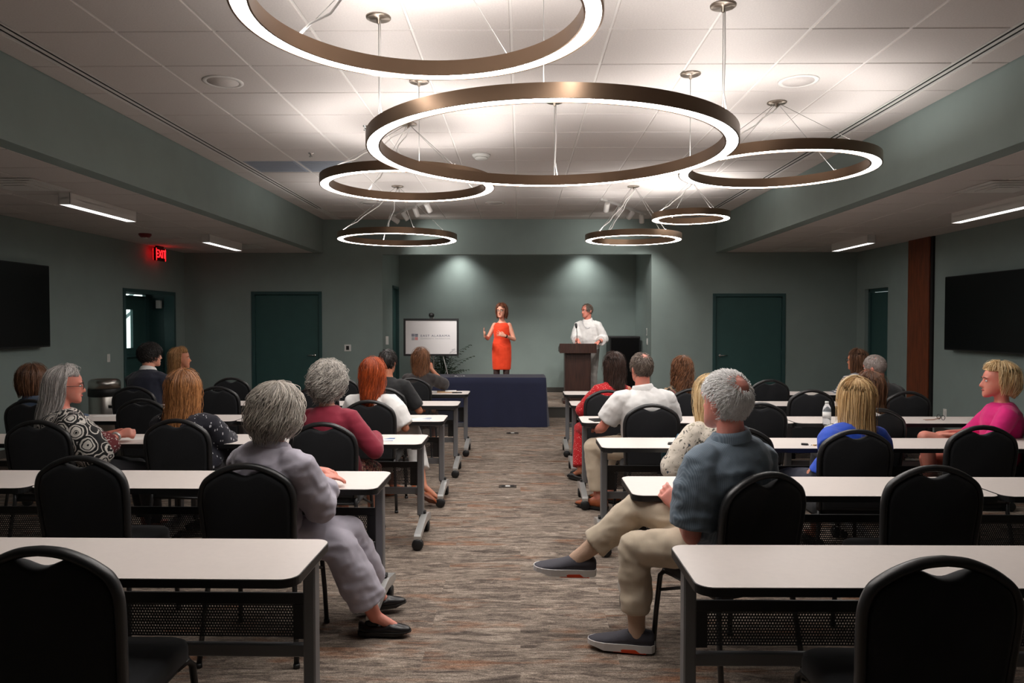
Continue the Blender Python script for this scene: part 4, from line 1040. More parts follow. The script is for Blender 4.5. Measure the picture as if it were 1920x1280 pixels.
def hair_long(hs, name, hm, parent, base, HC, HA, back=-.35, side=-.3, front=.062, vol=1.0, curl=0.0, freq=3.0, n=420, r=.0034, tuck=1.0, sweep=.35, face=(32, 62), flare=0.0, puff=0.0, backpush=.22, seg=12, seed=1, rough=.012, part=0.0, ends=.08, sideback=(95, 150), sho=-.004, fly=110, flyr=.0011, flyp=.02):
    rng = np.random.default_rng(seed)
    ax, ay, az = .088 * vol * hs, .112 * vol * hs, (.104 + .012 * (vol - 1) * 10) * hs; c0 = V(0, -.012, .022) * hs
    def path(phi, t, out):
        a = np.abs(phi); w = ss(R(face[0]), R(face[1]), a); w2 = ss(R(sideback[0]), R(sideback[1]), a)
        zend = (front + (side + (back - side) * w2 - front) * w)[:, None] * hs
        zc = c0[2]
        cosE = np.clip((zend - zc) / az, 0, 1); thE = np.arccos(cosE)
        A = thE * .11 * hs; B = np.maximum(zc - zend, 0); T = A + B
        l = t * T; th = np.minimum(l / (.11 * hs), thE); dz = np.maximum(l - A, 0)
        ph = phi[:, None] + np.sign(phi)[:, None] * sweep * t * (1 - w)[:, None]
        st = np.sin(th); z = zc + az * np.cos(th) - dz
        lr = np.clip(dz / .25, 0, 1.4)
        k = 1 + flare * np.sin(np.clip(dz / np.maximum(B, .05), 0, 1) * PI) + (tuck - 1) * (np.clip(dz / np.maximum(B, .05), 0, 1)) ** 2
        x = c0[0] + (ax + out) * st * np.sin(ph) * k + part * (1 - st) * .03; y = c0[1] + (ay + out) * st * np.cos(ph) * k
        z = z + out * np.cos(th)
        push = np.clip(-.11 * hs - z, 0, 1) * backpush; y = y - push * (np.cos(ph) < .35)
        return np.stack([x, y, z], axis=-1)
    P_ = R(180)
    # base shell
    nph, nt_ = 72, 18
    ph = np.linspace(-P_, P_, nph); t = np.linspace(.0, 1, nt_)[None, :].repeat(nph, 0)
    bump = np.array([[mnoise.noise((math.cos(p) * 5 + seed, math.sin(p) * 5, q * 4)) for q in t[0]] for p in ph])
    sh = path(ph, t, sho + bump * (rough + puff * .6)); inner = path(ph, t, np.full_like(t, sho - .010))
    vs = np.concatenate([sh.reshape(-1, 3), inner.reshape(-1, 3)]); fs = []
    NN = nph * nt_
    for i in range(nph - 1):
        for j in range(nt_ - 1):
            q = (i * nt_ + j, i * nt_ + j + 1, (i + 1) * nt_ + j + 1, (i + 1) * nt_ + j); fs.append(q); fs.append(tuple(NN + x for x in q[::-1]))
        fs.append((i * nt_ + nt_ - 1, NN + i * nt_ + nt_ - 1, NN + (i + 1) * nt_ + nt_ - 1, (i + 1) * nt_ + nt_ - 1))
    tint = np.full(len(vs), .22) + np.concatenate([bump.ravel(), bump.ravel()]) * .5
    # strands
    def strands(n, r, puff, curl, seg):
        ph = rng.uniform(-P_, P_, n); t0 = rng.uniform(0.0, .45, n) ** 1.2; t1 = np.minimum(1.0, t0 + rng.uniform(.5, 1.0, n)) + rng.uniform(-ends, ends, n)
        t = t0[:, None] + (t1 - t0)[:, None] * np.linspace(0, 1, seg)[None, :]
        out = rng.uniform(-.002, .006 + puff, n)[:, None] * (.4 + .6 * np.sin(np.linspace(.25, 1, seg) * PI)[None, :])
        pp = path(ph, t, out)
        if curl:
            fr = freq * rng.uniform(.7, 1.3, n)[:, None]; f0 = rng.uniform(0, 2 * PI, n)[:, None]; amp = curl * rng.uniform(.5, 1.3, n)[:, None] * np.clip(t * 2.2, .25, 1)
            arg = 2 * PI * fr * t + f0; rad = np.stack([np.sin(ph), np.cos(ph), np.zeros(n)], -1)[:, None, :]; tan = np.stack([np.cos(ph), -np.sin(ph), np.zeros(n)], -1)[:, None, :]
            pp = pp + rad * (amp * np.cos(arg))[:, :, None] * .8 + tan * (amp * np.sin(arg))[:, :, None] + np.array([0, 0, 1.0]) * (amp * np.cos(arg * .7 + 1))[:, :, None] * .5
        pp = pp + rng.normal(0, .0012, (n, 1, 3))
        rr = r * rng.uniform(.6, 1.3, n)[:, None] * (np.sin(np.clip(np.linspace(.12, .97, seg), 0, 1) * PI) ** .4)[None, :]
        v2, q2, sid = tubes(pp, rr); return v2, q2, rng.uniform(0, 1, n)[sid]
    v2, q2, tn = strands(n, r, puff, curl, seg)
    if fly:
        v3, q3, t3 = strands(fly, flyr, flyp, curl * 1.3 + .002, seg); q2 = np.concatenate([q2, q3 + len(v2)]); v2 = np.concatenate([v2, v3]); tn = np.concatenate([tn, .4 + .6 * t3])
    allv = np.concatenate([vs, v2]); allq = np.concatenate([np.array(fs), q2 + len(vs)]); tint = np.concatenate([tint, tn])
    wv = allv @ HA + HC - np.asarray(base)
    return link(name, raw_mesh(name, wv, allq, tint, hm), parent)
def hair_short(hs, name, hm, parent, base, HC, HA, tilt=20, bald=0, front=.07, side=.0, back=-.075, vol=1.0, n=1100, ln=.30, r=.0022, lift=.008, seed=1, recede=0.0, cover=.0, wave=.0, stint=.25):
    rng = np.random.default_rng(seed); ax, ay, az = .084 * vol * hs, .108 * vol * hs, .104 * vol * hs; c0 = V(0, -.003, .020) * hs
    ct, st_ = math.cos(R(tilt)), math.sin(R(tilt)); Rx = np.array([[1, 0, 0], [0, ct, -st_], [0, st_, ct]])   # pole leans back
    def dirs(th, ph): return np.stack([np.sin(th) * np.sin(ph), np.sin(th) * np.cos(ph), np.cos(th)], -1) @ Rx.T
    def lim(u):
        a = np.abs(np.arctan2(u[..., 0], u[..., 1])); w = ss(R(38), R(62), a); w2 = ss(R(88), R(125), a)
        return (front + recede * (1 - ss(0, R(25), np.abs(a - R(30)))) + (side + (back - side) * w2 - front) * w) * hs
    def pos(u, out): return c0 + u * (np.array([ax, ay, az]) + out[..., None])
    nth, nph = 22, 64; th = np.linspace(R(bald), R(150), nth); ph = np.linspace(-PI, PI, nph)
    TH, PH = np.meshgrid(th, ph, indexing='ij'); u = dirs(TH, PH)
    bump = np.array([mnoise.noise((x * 6 + seed, y * 6, z * 6)) for x, y, z in u.reshape(-1, 3)]).reshape(TH.shape)
    g = pos(u, bump * .004 * vol - .001 - (.006 * np.exp(-np.maximum(TH - R(bald), 0) / .12) if bald else 0)); ok = g[..., 2] > lim(u); fs = []
    for i in range(nth - 1):
        for j in range(nph - 1):
            if ok[i, j] and ok[i + 1, j] and ok[i, j + 1] and ok[i + 1, j + 1]: fs.append((i * nph + j, (i + 1) * nph + j, (i + 1) * nph + j + 1, i * nph + j + 1))
    vs = g.reshape(-1, 3); tint = np.full(len(vs), stint) + bump.ravel() * .3
    th = np.arccos(rng.uniform(math.cos(R(150)), math.cos(R(max(bald - 10, 1))), n)); ph = rng.uniform(-PI, PI, n); u = dirs(th, ph); p = pos(u, np.zeros(n)); k = p[:, 2] > lim(u) + .004
    th, ph = th[k], ph[k]; m = len(th); seg = 5; s = np.linspace(0, 1, seg)[None, :]
    T = th[:, None] + ln * rng.uniform(.6, 1.2, m)[:, None] * s; P2 = ph[:, None] + rng.normal(0, .12 + wave, m)[:, None] * s
    pp = pos(dirs(T, P2), lift * rng.uniform(.3, 1.2, m)[:, None] * s - .001)
    rr = r * rng.uniform(.7, 1.3, m)[:, None] * np.array([1, 1, .9, .7, .25])[None, :]
    v2, q2, sid = tubes(pp, rr); tn = rng.uniform(0, 1, m)[sid]
    allv = np.concatenate([vs, v2]); allq = np.concatenate([np.array(fs).reshape(-1, 4), q2 + len(vs)]); wv = allv @ HA + HC - np.asarray(base)
    return link(name, raw_mesh(name, wv, allq, np.concatenate([tint, tn]), hm), parent)

HEAD = [(-.122, .014, .094, .062), (-.112, .032, .103, .040), (-.095, .047, .104, .005), (-.075, .056, .101, -.030), (-.05, .064, .099, -.058), (-.025, .069, .097, -.078), (0, .073, .093, -.092), (.025, .076, .098, -.098), (.05, .076, .097, -.099), (.075, .071, .086, -.094), (.095, .060, .066, -.080), (.110, .042, .040, -.058), (.118, .018, .008, -.032)]
def rot_head(yaw, pitch, roll):
    """rows: right, forward, up axes of the head in world"""
    cy, sy = math.cos(R(yaw)), math.sin(R(yaw)); f = V(-sy, cy, 0); r_ = V(cy, sy, 0); u = V(0, 0, 1)
    cp, sp = math.cos(R(pitch)), math.sin(R(pitch)); f, u = f * cp + u * sp, u * cp - f * sp
    cr, sr = math.cos(R(roll)), math.sin(R(roll)); r_, u = r_ * cr - u * sr, u * cr + r_ * sr
    return np.stack([r_, f, u])
def hand(P, w, d, nrml, thumb, sc=1.0, curl=25, spread=.12, tcurl=.5, rf=.0085):
    d = nrm(d); n_ = nrm(nrml - d * np.dot(nrml, d)); s = np.cross(d, n_); s = s * (1 if np.dot(s, thumb) > 0 else -1)
    q = sc
    P.stack([(w + d * a * q, s, n_, b * q, c * q) for a, b, c in ((-.025, .024, .021), (0, .027, .02), (.03, .036, .018), (.065, .042, .0155), (.09, .040, .013), (.1, .034, .009))], 14, 2.6)
    for k, (o, l) in enumerate(((-.031, .062), (-.0105, .076), (.0105, .080), (.031, .072))):
        dd = nrm(d + s * spread * (k - 1.5) / 1.5); p = w + (d * .088 + s * o) * q; pts = [p - dd * .015]; rads = [rf * q]
        ax = dd; c = R(curl * (1.15 - .1 * k)); a = 0
        for j, fr in enumerate((.45, .3, .25)):
            a += c * (.7 if j == 0 else 1.0); v = dd * math.cos(a) + n_ * math.sin(a); p = p + v * l * fr * q
            pts.append(p); rads.append((rf * (1 - .1 * j)) * q)
        P.limb(pts, rads, 8)
    t0 = w + (d * .022 + s * .026 + n_ * .004) * q; td = nrm(d * .75 + s * .6 + n_ * .25 * tcurl * 2); t1 = t0 + td * .042 * q; td2 = nrm(d * 1.0 + s * (.25 - .3 * tcurl) + n_ * .3 * tcurl); t2 = t1 + td2 * .034 * q
    P.limb([t0, t1, t2], [.0125 * q, .0105 * q, .0085 * q], 8)
def ik(S, Wt, l1, l2, pole):
    S, Wt = np.asarray(S, float), np.asarray(Wt, float); d = Wt - S; D = np.linalg.norm(d)
    if D > (l1 + l2) * .995:
        Wt = S + d / D * (l1 + l2) * .995; d = Wt - S; D = np.linalg.norm(d)
    u = d / D; a = (l1 * l1 - l2 * l2 + D * D) / (2 * D); h = math.sqrt(max(l1 * l1 - a * a, 1e-6)); p = np.asarray(pole, float); p = nrm(p - u * np.dot(p, u))
    return S + u * a + p * h, Wt

TOR_F = [(-.20, .10, .09), (-.12, .165, .122), (0, .178, .13), (.15, .166, .122), (.32, .142, .108), (.5, .150, .114), (.65, .158, .116), (.77, .158, .104), (.85, .130, .088), (.92, .088, .070), (1.0, .056, .055)]
TOR_M = [(-.20, .10, .09), (-.12, .165, .12), (0, .173, .128), (.15, .170, .128), (.32, .168, .126), (.5, .174, .128), (.65, .184, .128), (.77, .186, .116), (.85, .156, .098), (.92, .104, .077), (1.0, .064, .062)]
SHOE_DARK = mat('shoe_black', rgb(26, 24, 24), .4); SOLE_DARK = mat('sole_dark', rgb(30, 28, 26), .7)
def shoe(parent, base, ankle, toe_dir, up, m, ms, L=.27, name='shoe', low=False, sole_h=.025, extras=None):
    f = nrm(np.asarray(toe_dir, float)); u = nrm(np.asarray(up, float) - f * np.dot(up, f)); r_ = np.cross(f, u); o = np.asarray(ankle) - u * .088 - f * .07
    q = L / .27; pr = [(-.012, .020, .075), (.0, .036, .094), (.04, .042, .102), (.08, .041, .098), (.12, .043, .084), (.16, .047, .068), (.20, .048, .056), (.24, .040, .046), (.262, .026, .036), (.272, .010, .026)]
    if low: pr = [(x, w * .92, (.040 if .02 < x < .15 else (.062 if x < .02 else h * .92))) for x, w, h in pr]
    an = np.linspace(0, PI, 9)
    P = MB(); rings = []
    for x, w, h in pr:
        rg = [o + f * x * q + r_ * (w * q * math.cos(a)) + u * (sole_h + max(h - sole_h, .006) * math.sin(a) ** .8) for a in an]; rings.append([Vector(tuple(p - base)) for p in rg])
    P.loft(rings); s = P.build(name, m, parent)
    P = MB(); rings = []
    for x, w, h in pr:
        w = w * 1.06; bot = .012 if x > .23 else (.004 if x > .2 else 0)
        rings.append([Vector(tuple(o + f * (x * q * 1.02 - .003) + r_ * dx + u * dz - base)) for dx, dz in ((-w * q, bot), (w * q, bot), (w * q * 1.02, sole_h + .002), (-w * q * 1.02, sole_h + .002))])
    P.loft(rings, smooth=False); P.build('sole', ms, s)
    if extras: extras(s, o, f, u, r_, q)
    return s
EYE_W = mat('eye_white', rgb(235, 232, 228), .25); EYE_I = mat('iris_dark', rgb(52, 40, 34), .2); LIP = mat('lip', rgb(176, 84, 80), .45); BROW = mat('brow', rgb(92, 72, 60), .8); GLASS_RIM = mat('glasses_rim', rgb(40, 34, 32), .35)

def person(label, hip, head, yaw, sex='f', tyaw=0, hyaw=None, hpitch=0, hroll=0, hs=1.0, skin='fair', build=1.0, belly=0.0, top=None, bottom=None, hair=None, arms=None, legs=None, shoes=None, standing=False,
           glasses=False, voxel=.010, ratio=.6, floor=0.0, slouch=.03, lips=True, sleeve_end=None, feet=True, seedw=0.0, handk=None, shw=None, sht=.80, neckl=.150, arml=1.0):
    hip = V(*hip); head = V(*head); base = V(hip[0], hip[1], floor); g = empty('person', tuple(base)); tag(g, label, 'person')
    hyaw = yaw + tyaw if hyaw is None else hyaw; arms = arms or {}; legs = legs or {}; handk = handk or {}
    def fr(a): return V(-math.sin(R(a)), math.cos(R(a)), 0), V(math.cos(R(a)), math.sin(R(a)), 0)
    f0, r0 = fr(yaw); f1, r1 = fr(yaw + tyaw); HA = rot_head(hyaw, hpitch, hroll)
    NB = head - V(0, 0, neckl * hs) - f1 * .025 * hs; Lt = np.linalg.norm(NB - hip); ctrl = (hip + NB) / 2 - f0 * slouch
    def sp(t): return hip * (1 - t) ** 2 + ctrl * 2 * t * (1 - t) + NB * t * t if t >= 0 else hip + (ctrl - hip) * 2 * t
    def tang(t): return nrm(sp(t + .02) - sp(t - .02))
    tor = TOR_M if sex == 'm' else TOR_F
    def levels(infl=0.0, t_lo=-.3, t_hi=2, k=1.0, lows=1.0):
        out = []
        for t, a, b_ in tor:
            if t < t_lo or t > t_hi: continue
            w = np.clip(t, 0, 1); r_ = nrm(r0 * (1 - w) + r1 * w); T = tang(t); fw = nrm(np.cross(T, r_)) * -1; fw = fw if np.dot(fw, f0) > 0 or True else fw
            fw = np.cross(T, r_); r_ = np.cross(fw, T)
            bl = belly * math.exp(-((t - .3) / .25) ** 2); out.append((sp(t) - np.cross(r_, T) * 0 - fw * 0, nrm(r_), nrm(fw), (a * build + bl * .6) * k + infl, (b_ * build + bl) * k + infl))
        return out
    S = {}
    sw = shw or (.192 if sex == 'm' else .165) * build
    for s_, nm in ((-1, 'L'), (1, 'R')): S[nm] = sp(sht) + r1 * s_ * (sw - .022)
    lu, lf = (.295, .255) if sex == 'm' else (.27, .235); lu *= arml; lf *= arml
    arm = {}
    for s_, nm in ((-1, 'L'), (1, 'R')):
        a = arms.get(nm, {})
        wt = a.get('w'); 
        if wt is None: wt = hip + f0 * .33 + r0 * s_ * .07 + V(0, 0, .13) if not standing else S[nm] + V(0, 0, -.5) + r1 * s_ * .08
        pole = V(*a['pole']) if 'pole' in a else (r1 * s_ * .8 - f1 * .5 - V(0, 0, .9))
        E, Wd = ik(S[nm], V(*wt), lu, lf, pole); arm[nm] = (S[nm], E, Wd, a)
    HJ = {}; leg = {}
    for s_, nm in ((-1, 'L'), (1, 'R')):
        hj = hip + r0 * s_ * .088 - V(0, 0, .02); L_ = legs.get(nm)
        if L_: kn, ankl, toe = V(*L_[0]), V(*L_[1]), V(*L_[2])
        elif standing: kn = hj + V(0, 0, -.44) + f0 * .02; ankl = V(hj[0], hj[1], floor + .09); toe = ankl + f0 * .15 + r0 * s_ * .03
        else: kn = hj + f0 * .43 + r0 * s_ * .03; kn[2] = .50; ankl = kn + f0 * .06; ankl[2] = .095; toe = ankl + f0 * .15
        leg[nm] = (hj, kn, ankl, toe)
    sk = SK[skin] if isinstance(skin, str) else skin
    # ---- body
    P = PC(); P.stack(levels(-.012 if top else 0.0), 20)
    nr = (.056 if sex == 'm' else .047) * (1 if sex == 'f' else build ** .5)
    P.limb([sp(.9), NB + V(0, 0, .01), head + (V(0, -.022, -.055) @ HA) * hs], [nr * 1.25, nr * 1.05, nr], 14)
    P.stack([(head + (V(0, (yf + yb) / 2, z) @ HA) * hs, HA[0], HA[1], w * hs, (yf - yb) / 2 * hs) for z, w, yf, yb in HEAD], 24, 2.25)
    def hp(x, y, z): return head + (V(x, y, z) @ HA) * hs
    P.limb([hp(0, .094, .012), hp(0, .106, -.012), hp(0, .116, -.034)], [.008 * hs, .0095 * hs, .0125 * hs], 8)
    P.ell(hp(0, .100, -.040), HA, (.019 * hs, .012 * hs, .009 * hs), 10, 6)
    for s_ in (-1, 1):
        P.ell(hp(s_ * .081, -.016, -.010), HA, (.012 * hs, .020 * hs, .034 * hs), 10, 6)
        P.ell(hp(s_ * .033, .088, .026), HA, (.026 * hs, .014 * hs, .009 * hs), 10, 6)
    for nm in 'LR':
        S_, E, Wd, a = arm[nm]; k = build ** .5 * (1.0 if sex == 'm' else .86); kt = .82 if (top and top.get('sleeve', 'long') != 'none') else 1.0
        P.limb([S_, S_ * .5 + E * .5, E], [.056 * k * kt, .049 * k * kt, .041 * k], 12); P.limb([E, E * .6 + Wd * .4, Wd], [.041 * k, .040 * k, .0275 * k], 12)
        hd = V(*a['dir']) if 'dir' in a else (Wd - E) * (V(1, 1, 1) if standing else V(1, 1, .25)); pn = V(*a['palm']) if 'palm' in a else V(0, 0, -1) + f0 * .1; th = V(*a['thumb']) if 'thumb' in a else r1 * (1 if nm == 'L' else -1)
        hand(P, Wd, hd, pn, th, a.get('sc', .98 if sex == 'm' else .88), a.get('curl', 25), a.get('spread', .12), a.get('tcurl', .5), a.get('rf', .0085))
        hj, kn, an_, toe = leg[nm]; k = build ** .5 * (1.0 if sex == 'm' else .95)
        P.limb([hj, hj * .5 + kn * .5, kn], [.088 * k, .077 * k, .056 * k], 14); P.limb([kn, kn * .65 + an_ * .35, an_], [.055 * k, .054 * k, .035 * k], 12)
        if not (shoes and shoes.get('closed')): P.limb([an_, an_ * .4 + toe * .6 - V(0, 0, .02), toe - V(0, 0, .03)], [.030, .024, .014], 10)
    link('body', P.fuse('body', sk, base, voxel, 2, ratio=ratio), g)
    # ---- face
    b = MB(); rot = Matrix(HA.T.tolist())
    def lb(x, y, z): return Vector(tuple(hp(x, y, z) - base))
    for s_ in (-1, 1):
        b = MB(); b.ell(lb(s_ * .031, .0865, .004), (.014 * hs, .0085 * hs, .0075 * hs), 10, 6, rot); ey = b.build('eye', EYE_W, g)
        b = MB(); b.ell(lb(s_ * .031, .0925, .004), (.006 * hs, .0035 * hs, .006 * hs), 8, 6, rot); b.build('iris', EYE_I, ey)
        b = MB(); b.tube([lb(s_ * .014, .1035, .024), lb(s_ * .034, .1025, .031), lb(s_ * .054, .089, .025)], [.003, .0036, .002], 6); b.build('eyebrow', BROW, g)
    b = MB(); b.tube([lb(-.024, .0925, -.069), lb(-.010, .1025, -.067), lb(.010, .1025, -.067), lb(.024, .0925, -.069)], [.002, .0055, .0055, .002], 8); b.build('lips', LIP if sex == 'f' else sk, g)
    if glasses:
        b = MB()
        for s_ in (-1, 1):
            b.tube([lb(s_ * .034 + .024 * math.cos(q), .109, .001 + .018 * math.sin(q)) for q in np.linspace(0, 2 * PI, 14, endpoint=False)], .0022, 6, closed=True)
            b.tube([lb(s_ * .058, .107, .006), lb(s_ * .079, .06, .007), lb(s_ * .083, -.01, .004), lb(s_ * .082, -.03, -.012)], .0022, 6)
        b.tube([lb(-.011, .109, .005), lb(.011, .109, .005)], .002, 6); b.build('glasses', GLASS_RIM, g)
    # ---- bottom garment
    vx = max(voxel, .010)
    if bottom:
        P = PC(); kind = bottom['kind']; lo = bottom.get('loose', .014); bm_ = bottom['mat']
        if kind in ('trousers', 'skirt', 'long_skirt'): P.stack(levels(.006, -.3, bottom.get('waist', .2)), 20)
        if kind == 'trousers':
            for nm in 'LR':
                hj, kn, an_, toe = leg[nm]; k = build ** .5 * (1 if sex == 'm' else .97); h = bottom.get('hem', .9); fl = bottom.get('flare', 0)
                P.limb([hj, hj * .5 + kn * .5, kn], [.090 * k + lo, .080 * k + lo, .060 * k + lo], 16); e = kn + (an_ - kn) * h; dr = nrm(e - kn); k0 = kn
                P.limb([k0, kn * .55 + e * .45, e], [.060 * k + lo, .054 * k + lo + fl * .5, .044 * k + lo + fl], 16, True, False)
        else:
            kz = bottom.get('len', .5); tr = []
            hl, kl, al, _ = leg['L']; hr, kr, ar, _ = leg['R']
            if standing: seq = [(hip + V(0, 0, .02), .178 * build, .132 * build), (hip - V(0, 0, .12), .180 * build, .130), (hip - V(0, 0, .30), .172, .125), (hip - V(0, 0, kz), .165, .12)]; P.stack([(c, r0, f0, a, b_) for c, a, b_ in seq], 20)
            else:
                for nm in 'LR':
                    hj, kn, an_, toe = leg[nm]; kn = hj + (kn - hj) * bottom.get('cut', 1.0); P.limb([hj, hj * .5 + kn * .5, kn], [.10, .092, .078], 14, True, 'cut' not in bottom)
                    if kind == 'long_skirt': e = kn + (an_ - kn) * kz; P.limb([kn, e], [.075, .085], 14, True, False)
                ct = bottom.get('cut', 1.0); P.limb([(hl + hr) / 2, (hl + hr) / 2 * (1 - ct) + (kl + kr) / 2 * ct], [.10, .07], 14, True, 'cut' not in bottom)
                if kind == 'long_skirt': P.limb([(kl + kr) / 2, (kl + kr) / 2 * (1 - kz) + (al + ar) / 2 * kz], [.08, .09], 14, True, False)
        link(bottom.get('name', kind), P.fuse(kind, bm_, base, vx, 3, bottom.get('wr', .006), 8, 3.1 + seedw, ratio=ratio), g)
    # ---- top garment
    if top:
        P = PC(); lo = top.get('loose', .012); thi = top.get('t_hi', .96); lv = levels(lo, top.get('lo', -.1), thi)
        if standing and top.get('dress'):
            L0 = top['dress']; lv = [(hip - V(0, 0, L0), r0, f0, .165, .115), (hip - V(0, 0, L0 * .55), r0, f0, .176, .124)] + levels(lo, 0, thi)
        nk = top.get('neck', 1.25); T = tang(.97); ts_ = .985 if thi > .95 else thi - .02; lv.append((sp(ts_), lv[-1][1], lv[-1][2], (nr * nk + .012) if thi > .95 else .10, (nr * nk + .012) if thi > .95 else .07)); P.stack(lv, 22)
        sl = top.get('sleeve', 'long'); kk = build ** .5 * (1 if sex == 'm' else .88)
        for nm in 'LR':
            S_, E, Wd, a = arm[nm]; ins = S_ * .8 + sp(.8) * .2; sl_ = a.get('sleeve', sl); sr = lo * 1.1 + top.get('sl_loose', 0); pf = top.get('puff', 0)
            if sl_ == 'none': continue
            if sl_ == 'short':
                fr_ = top.get('slen', .72); e = S_ + (E - S_) * fr_; P.limb([ins, S_, S_ * .6 + e * .4, e], [.058 * kk + lo, .060 * kk + lo + pf * .6, .058 * kk + sr + pf, .055 * kk + sr + pf * .3], 16, True, False)
            else:
                P.limb([ins, S_, S_ * .5 + E * .5, E], [.058 * kk + lo, .059 * kk + lo, .053 * kk + sr, .047 * kk + sr], 16)
                fr_ = {'long': .96, '34': .55, 'elbow': .18}[sl_]; e = E + (Wd - E) * fr_; P.limb([E, E * .5 + e * .5, e], [.047 * kk + sr, .045 * kk + sr, .036 * kk + sr * 1.2], 16, True, False)
                if top.get('cuff'): P.limb([e - nrm(e - E) * .05, e], [.042 * kk + sr * 1.5, .044 * kk + sr * 1.6], 16, False, False)
        th_ = link(top.get('name', 'shirt'), P.fuse('shirt', top['mat'], base, vx, top.get('smooth', 3), top.get('wr', .005), top.get('ws', 9), 7.7 + seedw, ratio=ratio), g)
        if top.get('collar'):
            b = MB(); n = 22; rings = []; c = sp(.965); up = tang(.97); rr_ = lv[-1][1]; ff = lv[-1][2]
            for (h, k) in ((-.012, nr * 1.62), (.018, nr * 1.50), (.036, nr * 1.34), (.034, nr * 1.24), (.0, nr * 1.3), (-.02, nr * 1.4)):
                rg = []
                for i in range(n):
                    q = 2 * PI * i / n; dip = .026 * max(0, math.sin(q)) ** 2; rg.append(Vector(tuple(c + up * (h - dip + .008 * -min(0, math.sin(q))) + (rr_ * math.cos(q) + ff * math.sin(q)) * k - base)))
                rings.append(rg)
            b.loft(rings, cap=False); b.build('collar', top.get('collar_mat', top['mat']), th_)
    # ---- shoes
    if feet:
        m_, ms_ = (shoes or {}).get('mats', (SHOE_DARK, SOLE_DARK))
        for nm in 'LR':
            hj, kn, an_, toe = leg[nm]; fd = toe - an_; up = (shoes or {}).get('up_' + nm, None)
            if up is None:
                fd = V(fd[0], fd[1], 0) if an_[2] < floor + .14 else fd; up = V(0, 0, 1) if an_[2] < floor + .14 else nrm(kn - an_)
            else: up = V(*up)
            shoe(g, base, an_, fd, up, m_, ms_, (shoes or {}).get('L', .285 if sex == 'm' else .25), (shoes or {}).get('name', 'shoe'), (shoes or {}).get('low', sex == 'f'), (shoes or {}).get('sole', .02), (shoes or {}).get('extras'))
    # ---- hair
    if hair:
        h = dict(hair); k = h.pop('kind'); m_ = HM[h.pop('mat')]; (hair_long if k == 'long' else hair_short)(hs, 'hair', m_, g, base, head, HA, **h)
    g_info[g.name] = dict(head=head, HA=HA, arm=arm, leg=leg, base=base, hs=hs, hp=hp)
    return g
g_info = {}
def headpx(u, vtop, d, k=.135):
    q = atY(u, vtop, d); return (q.x, q.y, q.z - k)
# ================================================================== CLOTH
def cloth(name, c, rough=.85, var=.08): 
    m = mat(name, c, rough, var=var, nscale=14, bump=.25, bscale=420, bdist=.0012, sheen=.15); nt = m.node_tree; L = nt.links.new; b = nt.nodes['Principled BSDF']
    n = N(nt, 'ShaderNodeTexNoise', noise_type='RIDGED_MULTIFRACTAL'); n.inputs['Scale'].default_value = 7.0; n.inputs['Detail'].default_value = 2; n.inputs['Distortion'].default_value = .6; L(coords(nt, 'Object', (1, 1, 1.5)), n.inputs['Vector'])
    bp = N(nt, 'ShaderNodeBump'); bp.inputs['Strength'].default_value = .45; bp.inputs['Distance'].default_value = .012; L(n.outputs['Fac'], bp.inputs['Height'])
    old = b.inputs['Normal'].links[0].from_socket; L(old, bp.inputs['Normal']); L(bp.outputs['Normal'], b.inputs['Normal']); return m
def pat(name, stops, scale, kind='voronoi', feature='F1', dist=.0, sc3=(1, 1, 1), rot=(0, 0, 0), interp='CONSTANT', rough=.85, randomness=1.0, distort=0.0):
    m, nt, b = new_mat(name); L = nt.links.new; v = coords(nt, 'Object', sc3, rot)
    if distort:
        n = N(nt, 'ShaderNodeTexNoise'); n.inputs['Scale'].default_value = scale * 1.5; L(v, n.inputs['Vector']); mx = N(nt, 'ShaderNodeMix', data_type='RGBA', blend_type='LINEAR_LIGHT'); mx.inputs[0].default_value = distort
        L(v, mx.inputs[6]); L(n.outputs['Color'], mx.inputs[7]); v = mx.outputs[2]
    if kind == 'voronoi':
        t = N(nt, 'ShaderNodeTexVoronoi', feature=feature); t.inputs['Scale'].default_value = scale; t.inputs['Randomness'].default_value = randomness; o = t.outputs['Distance']
    elif kind == 'wave':
        t = N(nt, 'ShaderNodeTexWave', bands_direction='X'); t.inputs['Scale'].default_value = scale; t.inputs['Distortion'].default_value = dist; o = t.outputs['Fac']
    else:
        t = N(nt, 'ShaderNodeTexNoise'); t.inputs['Scale'].default_value = scale; t.inputs['Detail'].default_value = 5; t.inputs['Distortion'].default_value = dist; o = t.outputs['Fac']
    L(v, t.inputs['Vector']); r_ = ramp(nt, stops, interp); L(o, r_.inputs['Fac']); L(r_.outputs['Color'], b.inputs['Base Color']); b.inputs['Roughness'].default_value = rough; b.inputs['Sheen Weight'].default_value = .1
    n2 = N(nt, 'ShaderNodeTexNoise'); n2.inputs['Scale'].default_value = 60; L(v, n2.inputs['Vector']); bp = N(nt, 'ShaderNodeBump'); bp.inputs['Strength'].default_value = .2; bp.inputs['Distance'].default_value = .003; L(n2.outputs['Fac'], bp.inputs['Height']); L(bp.outputs['Normal'], b.inputs['Normal'])
    return m
BK, WH = rgb(20, 19, 20), rgb(214, 208, 200)
